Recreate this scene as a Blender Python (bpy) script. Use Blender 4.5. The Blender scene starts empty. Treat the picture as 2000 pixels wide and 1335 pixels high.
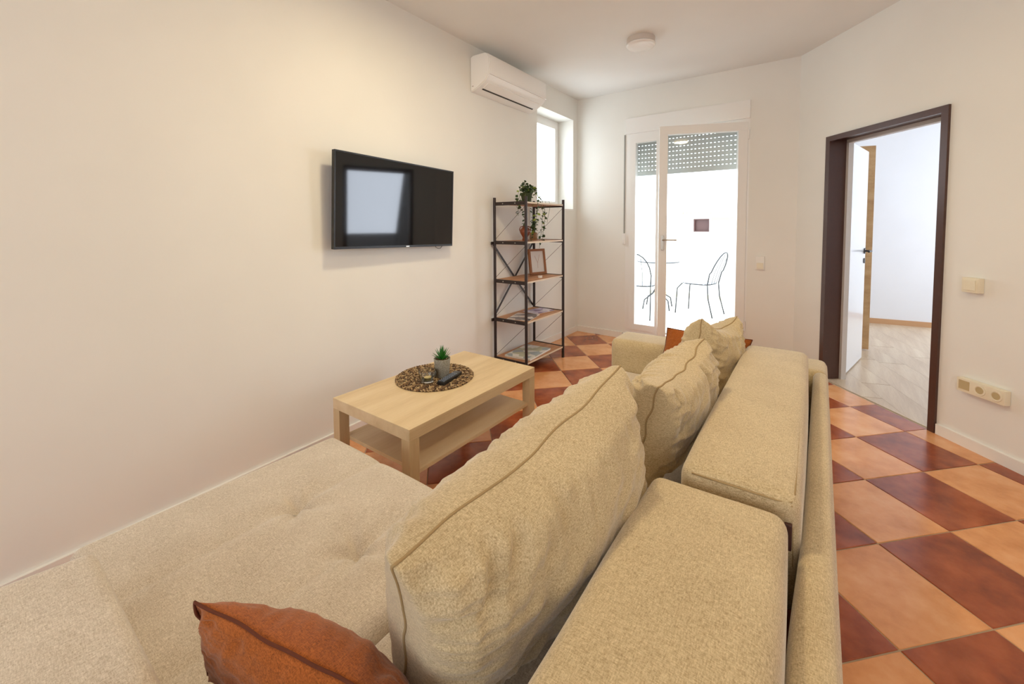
import bpy, bmesh, math, random
from mathutils import Vector, Matrix, noise
random.seed(7)
S = bpy.context.scene
COL = S.collection

# ---------------------------------------------------------------- camera
cam_d = bpy.data.cameras.new('camera')
cam = bpy.data.objects.new('camera', cam_d)
COL.objects.link(cam)
R_ = Vector((0.817779, 0.575522, -0.003524)); U_ = Vector((-0.025761, 0.042721, 0.998755)); W_ = Vector((-0.574956, 0.816670, -0.049762))
CAM_LOC = Vector((2.3275, 0.0, 1.2620))
cam.matrix_world = Matrix(((R_.x, U_.x, -W_.x, CAM_LOC.x), (R_.y, U_.y, -W_.y, CAM_LOC.y), (R_.z, U_.z, -W_.z, CAM_LOC.z), (0, 0, 0, 1)))
cam_d.sensor_width = 36
cam_d.lens = 810.77 / 2000 * 36
cam_d.shift_x = -0.0118
cam_d.shift_y = -0.0932
cam_d.clip_start = 0.02
S.camera = cam

# ---------------------------------------------------------------- world, lights, exposure
wd = bpy.data.worlds.new('world'); S.world = wd; wd.use_nodes = True
nt = wd.node_tree; nt.nodes.clear()
wo = nt.nodes.new('ShaderNodeOutputWorld'); wb = nt.nodes.new('ShaderNodeBackground')
wb.inputs[0].default_value = (0.88, 0.94, 1.0, 1); wb.inputs[1].default_value = 5.6
nt.links.new(wb.outputs[0], wo.inputs[0])

def area(name, loc, target, sx, sy, power, color):
    d = bpy.data.lights.new(name, 'AREA'); d.shape = 'RECTANGLE'; d.size = sx; d.size_y = sy
    d.energy = power; d.color = color
    o = bpy.data.objects.new(name, d); COL.objects.link(o); o.location = loc
    o.rotation_euler = (Vector(target) - Vector(loc)).to_track_quat('-Z', 'Y').to_euler()
    return o

def portal(name, loc, target, sx, sy):
    o = area(name, loc, target, sx, sy, 1, (1, 1, 1)); o.data.cycles.is_portal = True; return o

sun_d = bpy.data.lights.new('sun', 'SUN'); sun_d.energy = 2.0; sun_d.angle = 0.03; sun_d.color = (1.0, 0.96, 0.9)
sun = bpy.data.objects.new('sun', sun_d); COL.objects.link(sun)
sun.rotation_euler = Vector((-0.75, 0.35, -1.0)).to_track_quat('-Z', 'Y').to_euler()

portal('terrace_daylight', (1.2, 4.75, 1.15), (1.2, 0, 1.15), 1.2, 2.15)
portal('side_window_daylight', (-0.275, 3.92, 1.96), (4, 3.92, 1.96), 0.78, 1.04)
# unseen area light added behind the camera to fill the room
area('kitchen_side_fill', (2.4, -3.05, 1.55), (2.0, 4, 1.5), 3.4, 1.9, 66, (0.86, 0.93, 1.0))
# area light added for the adjoining room's bluish daylight; no window is built
area('bedroom_fill_light', (5.55, 6.0, 1.6), (2.6, 5.6, 1.0), 1.6, 1.5, 86, (0.80, 0.88, 1.0))

S.view_settings.view_transform = 'Standard'
S.view_settings.look = 'None'
S.view_settings.exposure = 0.05
S.view_settings.gamma = 1.0
S.view_settings.use_curve_mapping = False
try:
    S.cycles.use_denoising = True
    S.cycles.max_bounces = 10; S.cycles.diffuse_bounces = 7; S.cycles.glossy_bounces = 4
    S.cycles.transmission_bounces = 8; S.cycles.transparent_max_bounces = 12
    S.cycles.caustics_reflective = False; S.cycles.caustics_refractive = False
    S.cycles.sample_clamp_indirect = 6.0
except Exception:
    pass

# ---------------------------------------------------------------- materials
def lin(c):
    return tuple(((x / 255) / 12.92 if x / 255 <= 0.04045 else ((x / 255 + 0.055) / 1.055) ** 2.4) for x in c) + (1,)

def mat(name, col, rough=0.5, metal=0.0, **kw):
    m = bpy.data.materials.new(name); m.use_nodes = True
    n = m.node_tree; b = n.nodes['Principled BSDF']
    c = lin(col) if max(col) > 1.0 else tuple(col) + (1,)
    b.inputs['Base Color'].default_value = c
    b.inputs['Roughness'].default_value = rough
    b.inputs['Metallic'].default_value = metal
    if kw.get('trans'): b.inputs['Transmission Weight'].default_value = kw['trans']
    if kw.get('ior'): b.inputs['IOR'].default_value = kw['ior']
    if kw.get('emit'):
        b.inputs['Emission Color'].default_value = lin(kw['emit_col']); b.inputs['Emission Strength'].default_value = kw['emit']
    if kw.get('sheen'): b.inputs['Sheen Weight'].default_value = kw['sheen']
    if kw.get('spec') is not None: b.inputs['Specular IOR Level'].default_value = kw['spec']
    if kw.get('coat'): b.inputs['Coat Weight'].default_value = kw['coat']; b.inputs['Coat Roughness'].default_value = 0.08
    m['b'] = 1
    return m

def nodes(m): return m.node_tree, m.node_tree.nodes['Principled BSDF']

def mapping(n, scale=(1, 1, 1), rot=(0, 0, 0), coord='Object'):
    tc = n.nodes.new('ShaderNodeTexCoord'); mp = n.nodes.new('ShaderNodeMapping')
    mp.inputs['Scale'].default_value = scale; mp.inputs['Rotation'].default_value = rot
    n.links.new(tc.outputs[coord], mp.inputs['Vector']); return mp

def noise_tex(n, vec, scale, detail=3, rough=0.5):
    t = n.nodes.new('ShaderNodeTexNoise'); t.inputs['Scale'].default_value = scale
    t.inputs['Detail'].default_value = detail; t.inputs['Roughness'].default_value = rough
    n.links.new(vec, t.inputs['Vector']); return t

def ramp(n, fac, stops):
    r = n.nodes.new('ShaderNodeValToRGB'); e = r.color_ramp.elements
    while len(e) < len(stops): e.new(0.5)
    for k, (p, c) in enumerate(stops):
        e[k].position = p; e[k].color = lin(c) if max(c) > 1 else tuple(c) + (1,)
    n.links.new(fac, r.inputs['Fac']); return r

def bump(n, b, height, strength=0.3, dist=0.01, prev=None):
    bp = n.nodes.new('ShaderNodeBump'); bp.inputs['Strength'].default_value = strength; bp.inputs['Distance'].default_value = dist
    n.links.new(height, bp.inputs['Height'])
    if prev: n.links.new(prev.outputs['Normal'], bp.inputs['Normal'])
    n.links.new(bp.outputs['Normal'], b.inputs['Normal']); return bp

def math_node(n, op, a, bb=None):
    t = n.nodes.new('ShaderNodeMath'); t.operation = op
    for k, x in enumerate((a, bb)):
        if x is None: continue
        if isinstance(x, (int, float)): t.inputs[k].default_value = x
        else: n.links.new(x, t.inputs[k])
    return t.outputs[0]

def plaster(name, col):
    m = mat(name, col, 0.75, spec=0.25); n, b = nodes(m)
    mp = mapping(n); t = noise_tex(n, mp.outputs[0], 1.3, 3); c = col
    r = ramp(n, t.outputs['Fac'], [(0.3, tuple(x * 0.975 for x in c)), (0.7, c)])
    n.links.new(r.outputs[0], b.inputs['Base Color'])
    t2 = noise_tex(n, mp.outputs[0], 60, 4); bump(n, b, t2.outputs['Fac'], 0.06, 0.004)
    return m

def fabric(name, dark, light, weave=2.6, sheen=0.25, strength=0.4):
    """woven cloth: crossed threads give colour speckle and a little relief"""
    m = mat(name, light, 0.92, sheen=sheen, spec=0.15); n, b = nodes(m)
    mp = mapping(n); f = 2.6 / weave
    th = []
    for sc in ((620, 120, 620), (120, 620, 420)):
        m2 = n.nodes.new('ShaderNodeMapping'); m2.inputs['Scale'].default_value = tuple(v * f for v in sc); m2.inputs['Rotation'].default_value = (0, 0, 0.05)
        n.links.new(mp.outputs[0], m2.inputs['Vector']); th.append(noise_tex(n, m2.outputs[0], 1.0, 2, 0.6).outputs['Fac'])
    sp = noise_tex(n, mp.outputs[0], 400, 3, 0.7)
    hh = math_node(n, 'ADD', math_node(n, 'MULTIPLY', math_node(n, 'ADD', th[0], th[1]), 0.34), math_node(n, 'MULTIPLY', sp.outputs['Fac'], 0.32))
    big = noise_tex(n, mp.outputs[0], 7, 2)
    hh2 = math_node(n, 'ADD', hh, math_node(n, 'MULTIPLY', big.outputs['Fac'], 0.12))
    r = ramp(n, hh2, [(0.38, dark), (0.72, light)])
    n.links.new(r.outputs[0], b.inputs['Base Color'])
    bump(n, b, hh, strength, 0.0016)
    return m

def wood(name, c0, c1, c2, axis='Y', scale=1.0, rough=0.45, bands=26):
    m = mat(name, c1, rough); n, b = nodes(m)
    sc = {'X': (0.6, 9, 9), 'Y': (9, 0.6, 9), 'Z': (9, 9, 0.6)}[axis]
    mp = mapping(n, tuple(s * scale for s in sc))
    t = noise_tex(n, mp.outputs[0], 1.2, 5, 0.6)
    t2 = noise_tex(n, mp.outputs[0], bands, 3, 0.6)
    f = math_node(n, 'ADD', math_node(n, 'MULTIPLY', t.outputs['Fac'], 0.75), math_node(n, 'MULTIPLY', t2.outputs['Fac'], 0.25))
    r = ramp(n, f, [(0.32, c0), (0.5, c1), (0.68, c2)])
    n.links.new(r.outputs[0], b.inputs['Base Color'])
    bump(n, b, t2.outputs['Fac'], 0.08, 0.002)
    return m

def tile_mat(name, cols, rough=0.22):
    m = mat(name, cols[1], rough, spec=0.5); n, b = nodes(m)
    oi = n.nodes.new('ShaderNodeObjectInfo')
    mp = mapping(n)
    add = n.nodes.new('ShaderNodeVectorMath'); add.operation = 'MULTIPLY_ADD'
    n.links.new(oi.outputs['Random'], add.inputs[0]); add.inputs[1].default_value = (30, 17, 9)
    n.links.new(mp.outputs[0], add.inputs[2])
    t = noise_tex(n, add.outputs[0], 6, 6, 0.62)
    r = ramp(n, t.outputs['Fac'], [(0.3, cols[0]), (0.5, cols[1]), (0.72, cols[2])])
    n.links.new(r.outputs[0], b.inputs['Base Color'])
    t2 = noise_tex(n, add.outputs[0], 35, 3)
    rr = math_node(n, 'ADD', math_node(n, 'MULTIPLY', t2.outputs['Fac'], 0.10), rough - 0.05)
    n.links.new(rr, b.inputs['Roughness'])
    bump(n, b, t.outputs['Fac'], 0.10, 0.004)
    return m

M = {}
M['wall'] = plaster('wall_paint', (236, 235, 229))
M['ceil'] = plaster('ceiling_paint', (236, 236, 233))
M['wall_blue'] = plaster('bedroom_paint', (230, 232, 236))
M['skirt'] = mat('skirting_white', (236, 234, 228), 0.4)
M['pvc'] = mat('white_plastic_frame', (238, 237, 234), 0.28)
M['white_gloss'] = mat('white_gloss_plastic', (240, 238, 234), 0.22)
M['ivory'] = mat('ivory_plastic', (232, 224, 200), 0.35)
M['ivory_dark'] = mat('ivory_recess', (190, 172, 130), 0.5)
M['black'] = mat('black_plastic', (22, 22, 24), 0.35)
M['screen'] = mat('tv_screen', (14, 15, 18), 0.05, spec=0.55)
M['gap'] = mat('dark_gap', (60, 58, 54), 0.8)
M['brown_metal'] = mat('brown_painted_steel', (74, 46, 38), 0.32, spec=0.6)
n_, b_ = nodes(M['brown_metal']); mp_ = mapping(n_); t_ = noise_tex(n_, mp_.outputs[0], 38, 5, 0.75)
r_ = ramp(n_, t_.outputs['Fac'], [(0.0, (66, 40, 33)), (0.735, (80, 50, 40)), (0.75, (205, 195, 185))]); n_.links.new(r_.outputs[0], b_.inputs['Base Color'])
M['fab'] = fabric('beige_weave_lit', (158, 141, 117), (230, 220, 204), 2.6, 0.4, 0.45)  # sofa cloth where daylight reaches it, the light mixed into a paler colour
M['fab_shaded'] = fabric('beige_weave_shaded', (142, 120, 82), (220, 202, 164), 2.8, 0.4, 0.5)  # the same sofa cloth again, shade and warm light mixed into its colour
M['rust'] = fabric('rust_cloth', (98, 48, 13), (182, 102, 42), 2.4, 0.3)
M['seam'] = mat('beige_piping_shaded', (160, 136, 96), 0.9)  # same cloth as the cushions, darkened for the shade in the seam groove
M['seam_r'] = mat('rust_thread', (92, 42, 18), 0.9)
M['under'] = mat('black_lining', (40, 36, 32), 0.9)
M['leather'] = mat('brown_leather', (66, 32, 26), 0.5)
M['grout'] = mat('grout', (176, 158, 134), 0.85)
M['tile_l'] = tile_mat('light_terracotta', [(200, 134, 82), (220, 157, 104), (232, 177, 130)])
M['tile_d'] = tile_mat('dark_terracotta', [(118, 52, 24), (150, 74, 38), (178, 98, 56)])
M['oak_t'] = wood('pale_oak_laminate', (204, 178, 136), (220, 197, 157), (230, 211, 176), 'Y', 1.0, 0.42)
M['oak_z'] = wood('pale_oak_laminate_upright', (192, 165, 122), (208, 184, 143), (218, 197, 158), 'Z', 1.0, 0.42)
M['oak_door'] = wood('oak_door', (176, 136, 92), (196, 158, 112), (210, 176, 132), 'X', 1.0, 0.5)
M['shelf_w'] = wood('brown_board', (150, 98, 60), (186, 134, 92), (208, 164, 124), 'Y', 1.4, 0.5)
M['edge_w'] = mat('pale_board_edge', (214, 196, 170), 0.5)
M['steel'] = mat('dark_brown_steel', (52, 42, 40), 0.42, metal=0.3)
M['wire'] = mat('thin_wire', (80, 72, 66), 0.4, metal=0.6)
M['screw'] = mat('zinc_screw', (190, 186, 178), 0.3, metal=1.0)
M['door_w'] = mat('white_door_lacquer', (236, 239, 243), 0.16, coat=0.3)
M['plank'] = wood('grey_oak_floor', (172, 148, 122), (194, 172, 146), (212, 194, 168), 'Y', 0.8, 0.32)
M['plank_gap'] = mat('floor_joint', (205, 192, 172), 0.5)
M['skirt_w'] = mat('wood_skirting', (190, 148, 108), 0.45)
M['pot'] = mat('grey_stoneware', (150, 146, 132), 0.7)
n_, b_ = nodes(M['pot']); mp_ = mapping(n_); t_ = noise_tex(n_, mp_.outputs[0], 180, 4, 0.7)
r_ = ramp(n_, t_.outputs['Fac'], [(0.35, (128, 124, 108)), (0.65, (176, 172, 158))]); n_.links.new(r_.outputs[0], b_.inputs['Base Color']); bump(n_, b_, t_.outputs['Fac'], 0.4, 0.002)
M['soil'] = mat('brown_gravel', (104, 78, 44), 0.9)
M['leaf'] = mat('green_succulent', (38, 112, 30), 0.45)
M['leaf2'] = mat('dark_ivy_leaf', (50, 72, 38), 0.5)
M['leaf3'] = mat('yellow_green_leaf', (128, 146, 60), 0.5)
M['stem'] = mat('green_stem', (74, 88, 50), 0.6)
M['jute'] = wood('water_hyacinth', (74, 50, 30), (120, 90, 58), (176, 146, 104), 'Y', 6.0, 0.7)
M['jute_d'] = mat('water_hyacinth_dark', (70, 48, 30), 0.8); M['jute_l'] = mat('water_hyacinth_pale', (186, 160, 118), 0.7)
M['glass_c'] = mat('clear_glass', (0.96, 0.98, 0.96), 0.02, trans=1.0, ior=1.45)
M['wax'] = mat('candle_wax', (232, 214, 160), 0.5)
M['terracotta'] = mat('brown_glaze', (120, 60, 32), 0.3)
M['frame_w'] = mat('brown_wood_frame', (150, 92, 44), 0.5)
M['paper'] = mat('white_paper', (226, 222, 216), 0.7)
M['parapet'] = mat('white_render', (240, 238, 232), 0.8)
M['terr_floor'] = mat('pale_terrace_tile', (226, 222, 214), 0.6)
M['roof'] = mat('clay_roof', (214, 160, 124), 0.8)
M['brick'] = mat('pale_brick', (190, 140, 116), 0.85)
M['dark_win'] = mat('dark_opening', (66, 34, 30), 0.5)
M['shut'] = mat('grey_aluminium_slat', (205, 210, 210), 0.5)
M['garden_metal'] = mat('grey_garden_steel', (64, 66, 70), 0.5, metal=0.3)

# window pane: thin clear glass
g = bpy.data.materials.new('window_glass'); g.use_nodes = True; n_ = g.node_tree; n_.nodes.clear()
o_ = n_.nodes.new('ShaderNodeOutputMaterial'); tr = n_.nodes.new('ShaderNodeBsdfTransparent'); gl = n_.nodes.new('ShaderNodeBsdfGlossy')
gl.inputs['Roughness'].default_value = 0.02; mx = n_.nodes.new('ShaderNodeMixShader'); fr = n_.nodes.new('ShaderNodeFresnel'); fr.inputs[0].default_value = 1.45
tr.inputs[0].default_value = (0.96, 0.98, 0.98, 1)
ge = n_.nodes.new('ShaderNodeNewGeometry'); sb = n_.nodes.new('ShaderNodeMath'); sb.operation = 'SUBTRACT'; sb.inputs[0].default_value = 1.0; n_.links.new(ge.outputs['Backfacing'], sb.inputs[1])
ml_ = n_.nodes.new('ShaderNodeMath'); ml_.operation = 'MULTIPLY'; n_.links.new(fr.outputs[0], ml_.inputs[0]); n_.links.new(sb.outputs[0], ml_.inputs[1])
n_.links.new(ml_.outputs[0], mx.inputs[0]); n_.links.new(tr.outputs[0], mx.inputs[1]); n_.links.new(gl.outputs[0], mx.inputs[2]); n_.links.new(mx.outputs[0], o_.inputs[0])
M['glass'] = g
# magazine covers: flat printed colour patches
def cover(name, cols, sc):
    m = mat(name, cols[0], 0.35); n, b = nodes(m); mp = mapping(n)
    v = n.nodes.new('ShaderNodeTexVoronoi'); v.inputs['Scale'].default_value = sc; n.links.new(mp.outputs[0], v.inputs['Vector'])
    sep = n.nodes.new('ShaderNodeSeparateColor'); n.links.new(v.outputs['Color'], sep.inputs[0])
    r = ramp(n, sep.outputs[0], [(k / max(1, len(cols) - 1), c) for k, c in enumerate(cols)]); r.color_ramp.interpolation = 'CONSTANT'
    n.links.new(r.outputs[0], b.inputs['Base Color']); return m
M['mag1'] = cover('printed_page_people', [(226, 220, 214), (120, 110, 108), (214, 200, 190), (60, 56, 60), (232, 228, 224)], 14)
M['mag2'] = cover('printed_page_violet', [(190, 176, 206), (222, 216, 226), (120, 96, 140), (232, 230, 232)], 14)
M['mag3'] = cover('printed_page_landscape', [(150, 162, 168), (176, 178, 150), (222, 220, 212), (214, 214, 206), (140, 150, 128)], 13)

# ---------------------------------------------------------------- helpers
WM = {}
def wm(o): return WM.get(o.name, Matrix.Identity(4))

def link(o, parent=None):
    COL.objects.link(o)
    if parent: o.parent = parent

def tag(o, label=None, cat=None, group=None, kind=None):
    if label: o['label'] = label
    if cat: o['category'] = cat
    if group: o['group'] = group
    if kind: o['kind'] = kind
    return o

def thing(name, loc, label, cat, group=None):
    o = bpy.data.objects.new(name, None); o.empty_display_size = 0.05
    COL.objects.link(o); o.location = loc; WM[o.name] = Matrix.Translation(loc)
    return tag(o, label, cat, group)

def obj(name, bm, m, parent=None, smooth=False, loc=None, sharp=None):
    """bm is in world coordinates"""
    me = bpy.data.meshes.new(name)
    if parent is not None: base = wm(parent)
    elif loc is not None: base = Matrix.Translation(loc)
    else: base = Matrix.Identity(4)
    bm.transform(base.inverted())
    if smooth:
        for f in bm.faces: f.smooth = True
    bm.to_mesh(me); bm.free()
    if smooth and sharp:
        try: me.set_sharp_from_angle(angle=math.radians(sharp))
        except Exception: pass
    for x in (m if isinstance(m, (list, tuple)) else [m]): me.materials.append(x)
    o = bpy.data.objects.new(name, me); link(o, parent); WM[o.name] = base
    if parent is None and loc is not None: o.location = loc
    return o

def struct(name, bm, m, parent=None, **k):
    o = obj(name, bm, m, parent, **k)
    if parent is None: o['kind'] = 'structure'
    return o

def box(bm, x0, x1, y0, y1, z0, z1, mt=None, bev=0):
    vs = [bm.verts.new(p) for p in ((x0, y0, z0), (x1, y0, z0), (x1, y1, z0), (x0, y1, z0), (x0, y0, z1), (x1, y0, z1), (x1, y1, z1), (x0, y1, z1))]
    fs = [bm.faces.new([vs[i] for i in f]) for f in ((0, 3, 2, 1), (4, 5, 6, 7), (0, 1, 5, 4), (1, 2, 6, 5), (2, 3, 7, 6), (3, 0, 4, 7))]
    if mt is not None: bmesh.ops.transform(bm, matrix=mt, verts=vs)
    if bev:
        es = list({e for f in fs for e in f.edges})
        bmesh.ops.bevel(bm, geom=es, offset=bev, segments=2, profile=0.7, affect='EDGES')
    return vs

def B(*a, **k):
    bm = bmesh.new(); box(bm, *a, **k); return bm

def tube(bm, pts, r, seg=8, closed=False, cap=True):
    pts = [Vector(p) for p in pts]; n = len(pts); rings = []; prev = None
    for i, p in enumerate(pts):
        if closed: t = pts[(i + 1) % n] - pts[i - 1]
        else: t = pts[min(i + 1, n - 1)] - pts[max(i - 1, 0)]
        t.normalize()
        if prev is None:
            a = Vector((0, 0, 1)) if abs(t.z) < 0.9 else Vector((1, 0, 0)); x = t.cross(a).normalized()
        else: x = (prev - t * prev.dot(t)).normalized()
        prev = x; y = t.cross(x)
        rr = r[i] if isinstance(r, (list, tuple)) else r
        rings.append([bm.verts.new(p + (x * math.cos(2 * math.pi * k / seg) + y * math.sin(2 * math.pi * k / seg)) * rr) for k in range(seg)])
    for i in range(n if closed else n - 1):
        a, b = rings[i], rings[(i + 1) % n]
        for k in range(seg): bm.faces.new((a[k], a[(k + 1) % seg], b[(k + 1) % seg], b[k]))
    if cap and not closed:
        bm.faces.new(rings[0][::-1]); bm.faces.new(rings[-1])
    return bm

def T(pts, r, **k): return tube(bmesh.new(), pts, r, **k)

def lathe(profile, c, seg=32, bm=None):
    bm = bm or bmesh.new(); rings = []
    for r, z in profile:
        rings.append([bm.verts.new((c[0] + r * math.cos(2 * math.pi * k / seg), c[1] + r * math.sin(2 * math.pi * k / seg), c[2] + z)) for k in range(seg)])
    for a, b in zip(rings, rings[1:]):
        for k in range(seg): bm.faces.new((a[k], a[(k + 1) % seg], b[(k + 1) % seg], b[k]))
    for rg in (rings[0], rings[-1]):
        try: bm.faces.new(rg)
        except Exception: pass
    bmesh.ops.recalc_face_normals(bm, faces=bm.faces); return bm

def prism(poly, z0, z1, bm=None):
    bm = bm or bmesh.new()
    a = [bm.verts.new((x, y, z0)) for x, y in poly]; b = [bm.verts.new((x, y, z1)) for x, y in poly]
    bm.faces.new(a[::-1]); bm.faces.new(b); n = len(poly)
    for i in range(n): bm.faces.new((a[i], a[(i + 1) % n], b[(i + 1) % n], b[i]))
    bmesh.ops.recalc_face_normals(bm, faces=bm.faces)
    return bm

def wall_panels(A, Bp, thick, z1, holes, bm=None, z0=0.0):
    """wall from A to B (plan), thickness to the left of the direction, with rectangular holes (s0,s1,z0,z1)"""
    bm = bm or bmesh.new()
    A = Vector(A); Bp = Vector(Bp); d = (Bp - A); L = d.length; d.normalize(); nrm = Vector((-d.y, d.x))
    mt = Matrix(((d.x, nrm.x, 0, A.x), (d.y, nrm.y, 0, A.y), (0, 0, 1, 0), (0, 0, 0, 1)))
    s = 0.0
    for (s0, s1, h0, h1) in sorted(holes):
        if s0 > s: box(bm, s, s0, 0, thick, z0, z1, mt)
        if h0 > z0: box(bm, s0, s1, 0, thick, z0, h0, mt)
        if h1 < z1: box(bm, s0, s1, 0, thick, h1, z1, mt)
        s = s1
    if s < L: box(bm, s, L, 0, thick, z0, z1, mt)
    return bm, mt

HC = 2.7275; YF = 4.407
RN = Vector((0.78151, 0.62389)); RO = 4.454205          # right wall: RN.p = RO
RD = Vector((0.62389, -0.78151))                        # direction towards the camera side
RC = Vector((2.1814, 4.407))
def RW(s, n=0.0): return RC + RD * s + RN * n          # point on the right wall

# ================================================================ STRUCTURE
# left wall (x=0) with window hole, wall thickness outward 0.36
bm, _ = wall_panels((0, -3.2), (0, YF + 0.3), 0.27, HC, [(3.54 + 3.2, 4.30 + 3.2, 1.45, 2.475)])
def wall_off(y):
    t = min(1.0, max(0.0, (2.9 - y) / 3.6)); return 0.135 * t * t * (3 - 2 * t) * 0.55 + 0.135 * t * 0.45
bm.free(); bm = bmesh.new()
yk = [-3.2] + [-0.7 + 3.6 * q / 60 for q in range(61)] + [YF]
for (ya, yb, hl) in [(a, b, []) for a, b in zip(yk[:-2], yk[1:-1])] + [(2.9, YF + 0.3, [(3.54 - 2.9, 4.30 - 2.9, 1.45, 2.475)])]:
    wall_panels((0, ya), (0, yb), 0.27, HC, hl, bm)
for v in bm.verts:   # the old wall leans a little: its foot stands further into the room
    if abs(v.co.x) < 1e-5 and v.co.z < 0.01: v.co.x += wall_off(v.co.y)
bmesh.ops.remove_doubles(bm, verts=bm.verts, dist=1e-4)
bmesh.ops.delete(bm, geom=[f for f in bm.faces if max(v.co.y for v in f.verts) - min(v.co.y for v in f.verts) < 1e-4
                           and any(abs(f.verts[0].co.y - q) < 1e-3 for q in yk[1:-1]) and max(v.co.z for v in f.verts) - min(v.co.z for v in f.verts) > 2], context='FACES_ONLY')
struct('wall_left', bm, M['wall'], smooth=True, sharp=25)
bm, _ = wall_panels((0.0, YF), (2.30, YF), 0.34, HC, [(0.598, 1.800, 0.0, 2.40)])
struct('wall_far', bm, M['wall'])
# right wall with doorway s: door left at RC->(2.387,4.15)
s_dl = (Vector((2.387, 4.15)) - RC).length; s_dr = (Vector((2.948, 3.447)) - RC).length
E_ = RC + RD * 4.55
bm, mtR = wall_panels(tuple(RC), tuple(E_), 0.17, HC, [(s_dl, s_dr, 0.0, 1.955)])
struct('wall_right', bm, M['wall'])
bm, _ = wall_panels(tuple(E_), (E_.x, -3.2), 0.2, HC, []); struct('wall_kitchen_side', bm, M['wall'])
bm, _ = wall_panels((E_.x + 0.2, -3.2), (-0.36, -3.2), 0.2, HC, []); struct('wall_back', bm, M['wall'])
# ceiling
struct('ceiling', prism([(-0.36, -3.4), (6.3, -3.4), (6.3, 7.4), (2.02, 7.4), (2.02, YF + 0.34), (-0.36, YF + 0.34)], HC, HC + 0.2), M['ceil'])
# floor slab + tiles
room = [(0.0, -3.2), (E_.x, -3.2), (E_.x, E_.y), (RC.x, RC.y), (0.0, YF)]
rp = [Vector(p) for p in room]
floor = struct('floor', prism([(-0.36, -3.4), (6.3, -3.4), (6.3, 7.4), (2.02, 7.4), (2.02, YF + 0.34), (-0.36, YF + 0.34)], -0.20, -0.003), M['grout'])

def clip(poly, inside):
    """clip a convex polygon to a convex counter-clockwise region"""
    out = poly; n = len(inside)
    for i in range(n):
        a, b = inside[i], inside[(i + 1) % n]; e = b - a; nn = Vector((-e.y, e.x)).normalized(); new = []
        for j in range(len(out)):
            p, q = out[j], out[(j + 1) % len(out)]; dp = (p - a).dot(nn); dq = (q - a).dot(nn)
            if dp >= 0: new.append(p)
            if (dp > 0) != (dq > 0) and abs(dp - dq) > 1e-9: new.append(p + (q - p) * (dp / (dp - dq)))
        out = new
        if len(out) < 3: return []
    return out

def paver(name, poly, z0, z1, m, parent, bev=0.002):
    c = sum(poly, Vector((0, 0))) / len(poly)
    area_ = abs(sum(poly[i].x * poly[(i + 1) % len(poly)].y - poly[(i + 1) % len(poly)].x * poly[i].y for i in range(len(poly)))) / 2
    if area_ < 0.0008: return None
    bm = bmesh.new()
    lo = [bm.verts.new((p.x - c.x, p.y - c.y, z0)) for p in poly]
    mid = [bm.verts.new((p.x - c.x, p.y - c.y, z1 - bev)) for p in poly]
    hi = []
    for p in poly:
        v = p - c; l = v.length; hi.append(bm.verts.new((v.x * (1 - bev / l * 1.4), v.y * (1 - bev / l * 1.4), z1)))
    n = len(poly)
    for a, b in ((lo, mid), (mid, hi)):
        for i in range(n): bm.faces.new((a[i], a[(i + 1) % n], b[(i + 1) % n], b[i]))
    bm.faces.new(hi)
    me = bpy.data.meshes.new(name); bm.to_mesh(me); bm.free(); me.materials.append(m)
    o = bpy.data.objects.new(name, me); o.location = (c.x, c.y, 0); COL.objects.link(o); o.parent = parent; WM[o.name] = Matrix.Translation(o.location)
    return o

GA = 0.79125; G0 = Vector((2.812, 1.852)); TT = 0.35631
ek = Vector((math.cos(GA), math.sin(GA))); er = Vector((-math.sin(GA), math.cos(GA))); gap = 0.0022
# door threshold: tiles also reach a little into the doorway
thr = [RW(s_dl), RW(s_dr), RW(s_dr, 0.02), RW(s_dl, 0.02)]
tiles = []
for k in range(-14, 12):
    for r in range(-14, 14):
        q = [G0 + ek * (k + a) * TT + er * (r + b) * TT for a, b in ((0, 0), (1, 0), (1, 1), (0, 1))]
        c = sum(q, Vector((0, 0))) / 4
        q = [c + (p - c) * (1 - gap * 2 / TT) for p in q]
        pl = clip(q, rp)
        if len(pl) >= 3 and c.y > -2.9:
            tiles.append((c, pl, (k + r) % 2))
tiles.sort(key=lambda t: (t[0] - Vector((1.6, 2.0))).length)
for c, pl, odd in tiles[:296]:
    paver('tile', pl, -0.008, random.uniform(-0.0004, 0.0004), M['tile_l'] if odd else M['tile_d'], floor)
rest = bmesh.new()
for c, pl, odd in tiles[296:]:
    prism([tuple(p) for p in pl], -0.008, 0.0, rest)
if len(rest.verts):
    o = obj('tile', rest, M['tile_l'], floor); o['kind'] = 'stuff'
else: rest.free()

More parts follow.
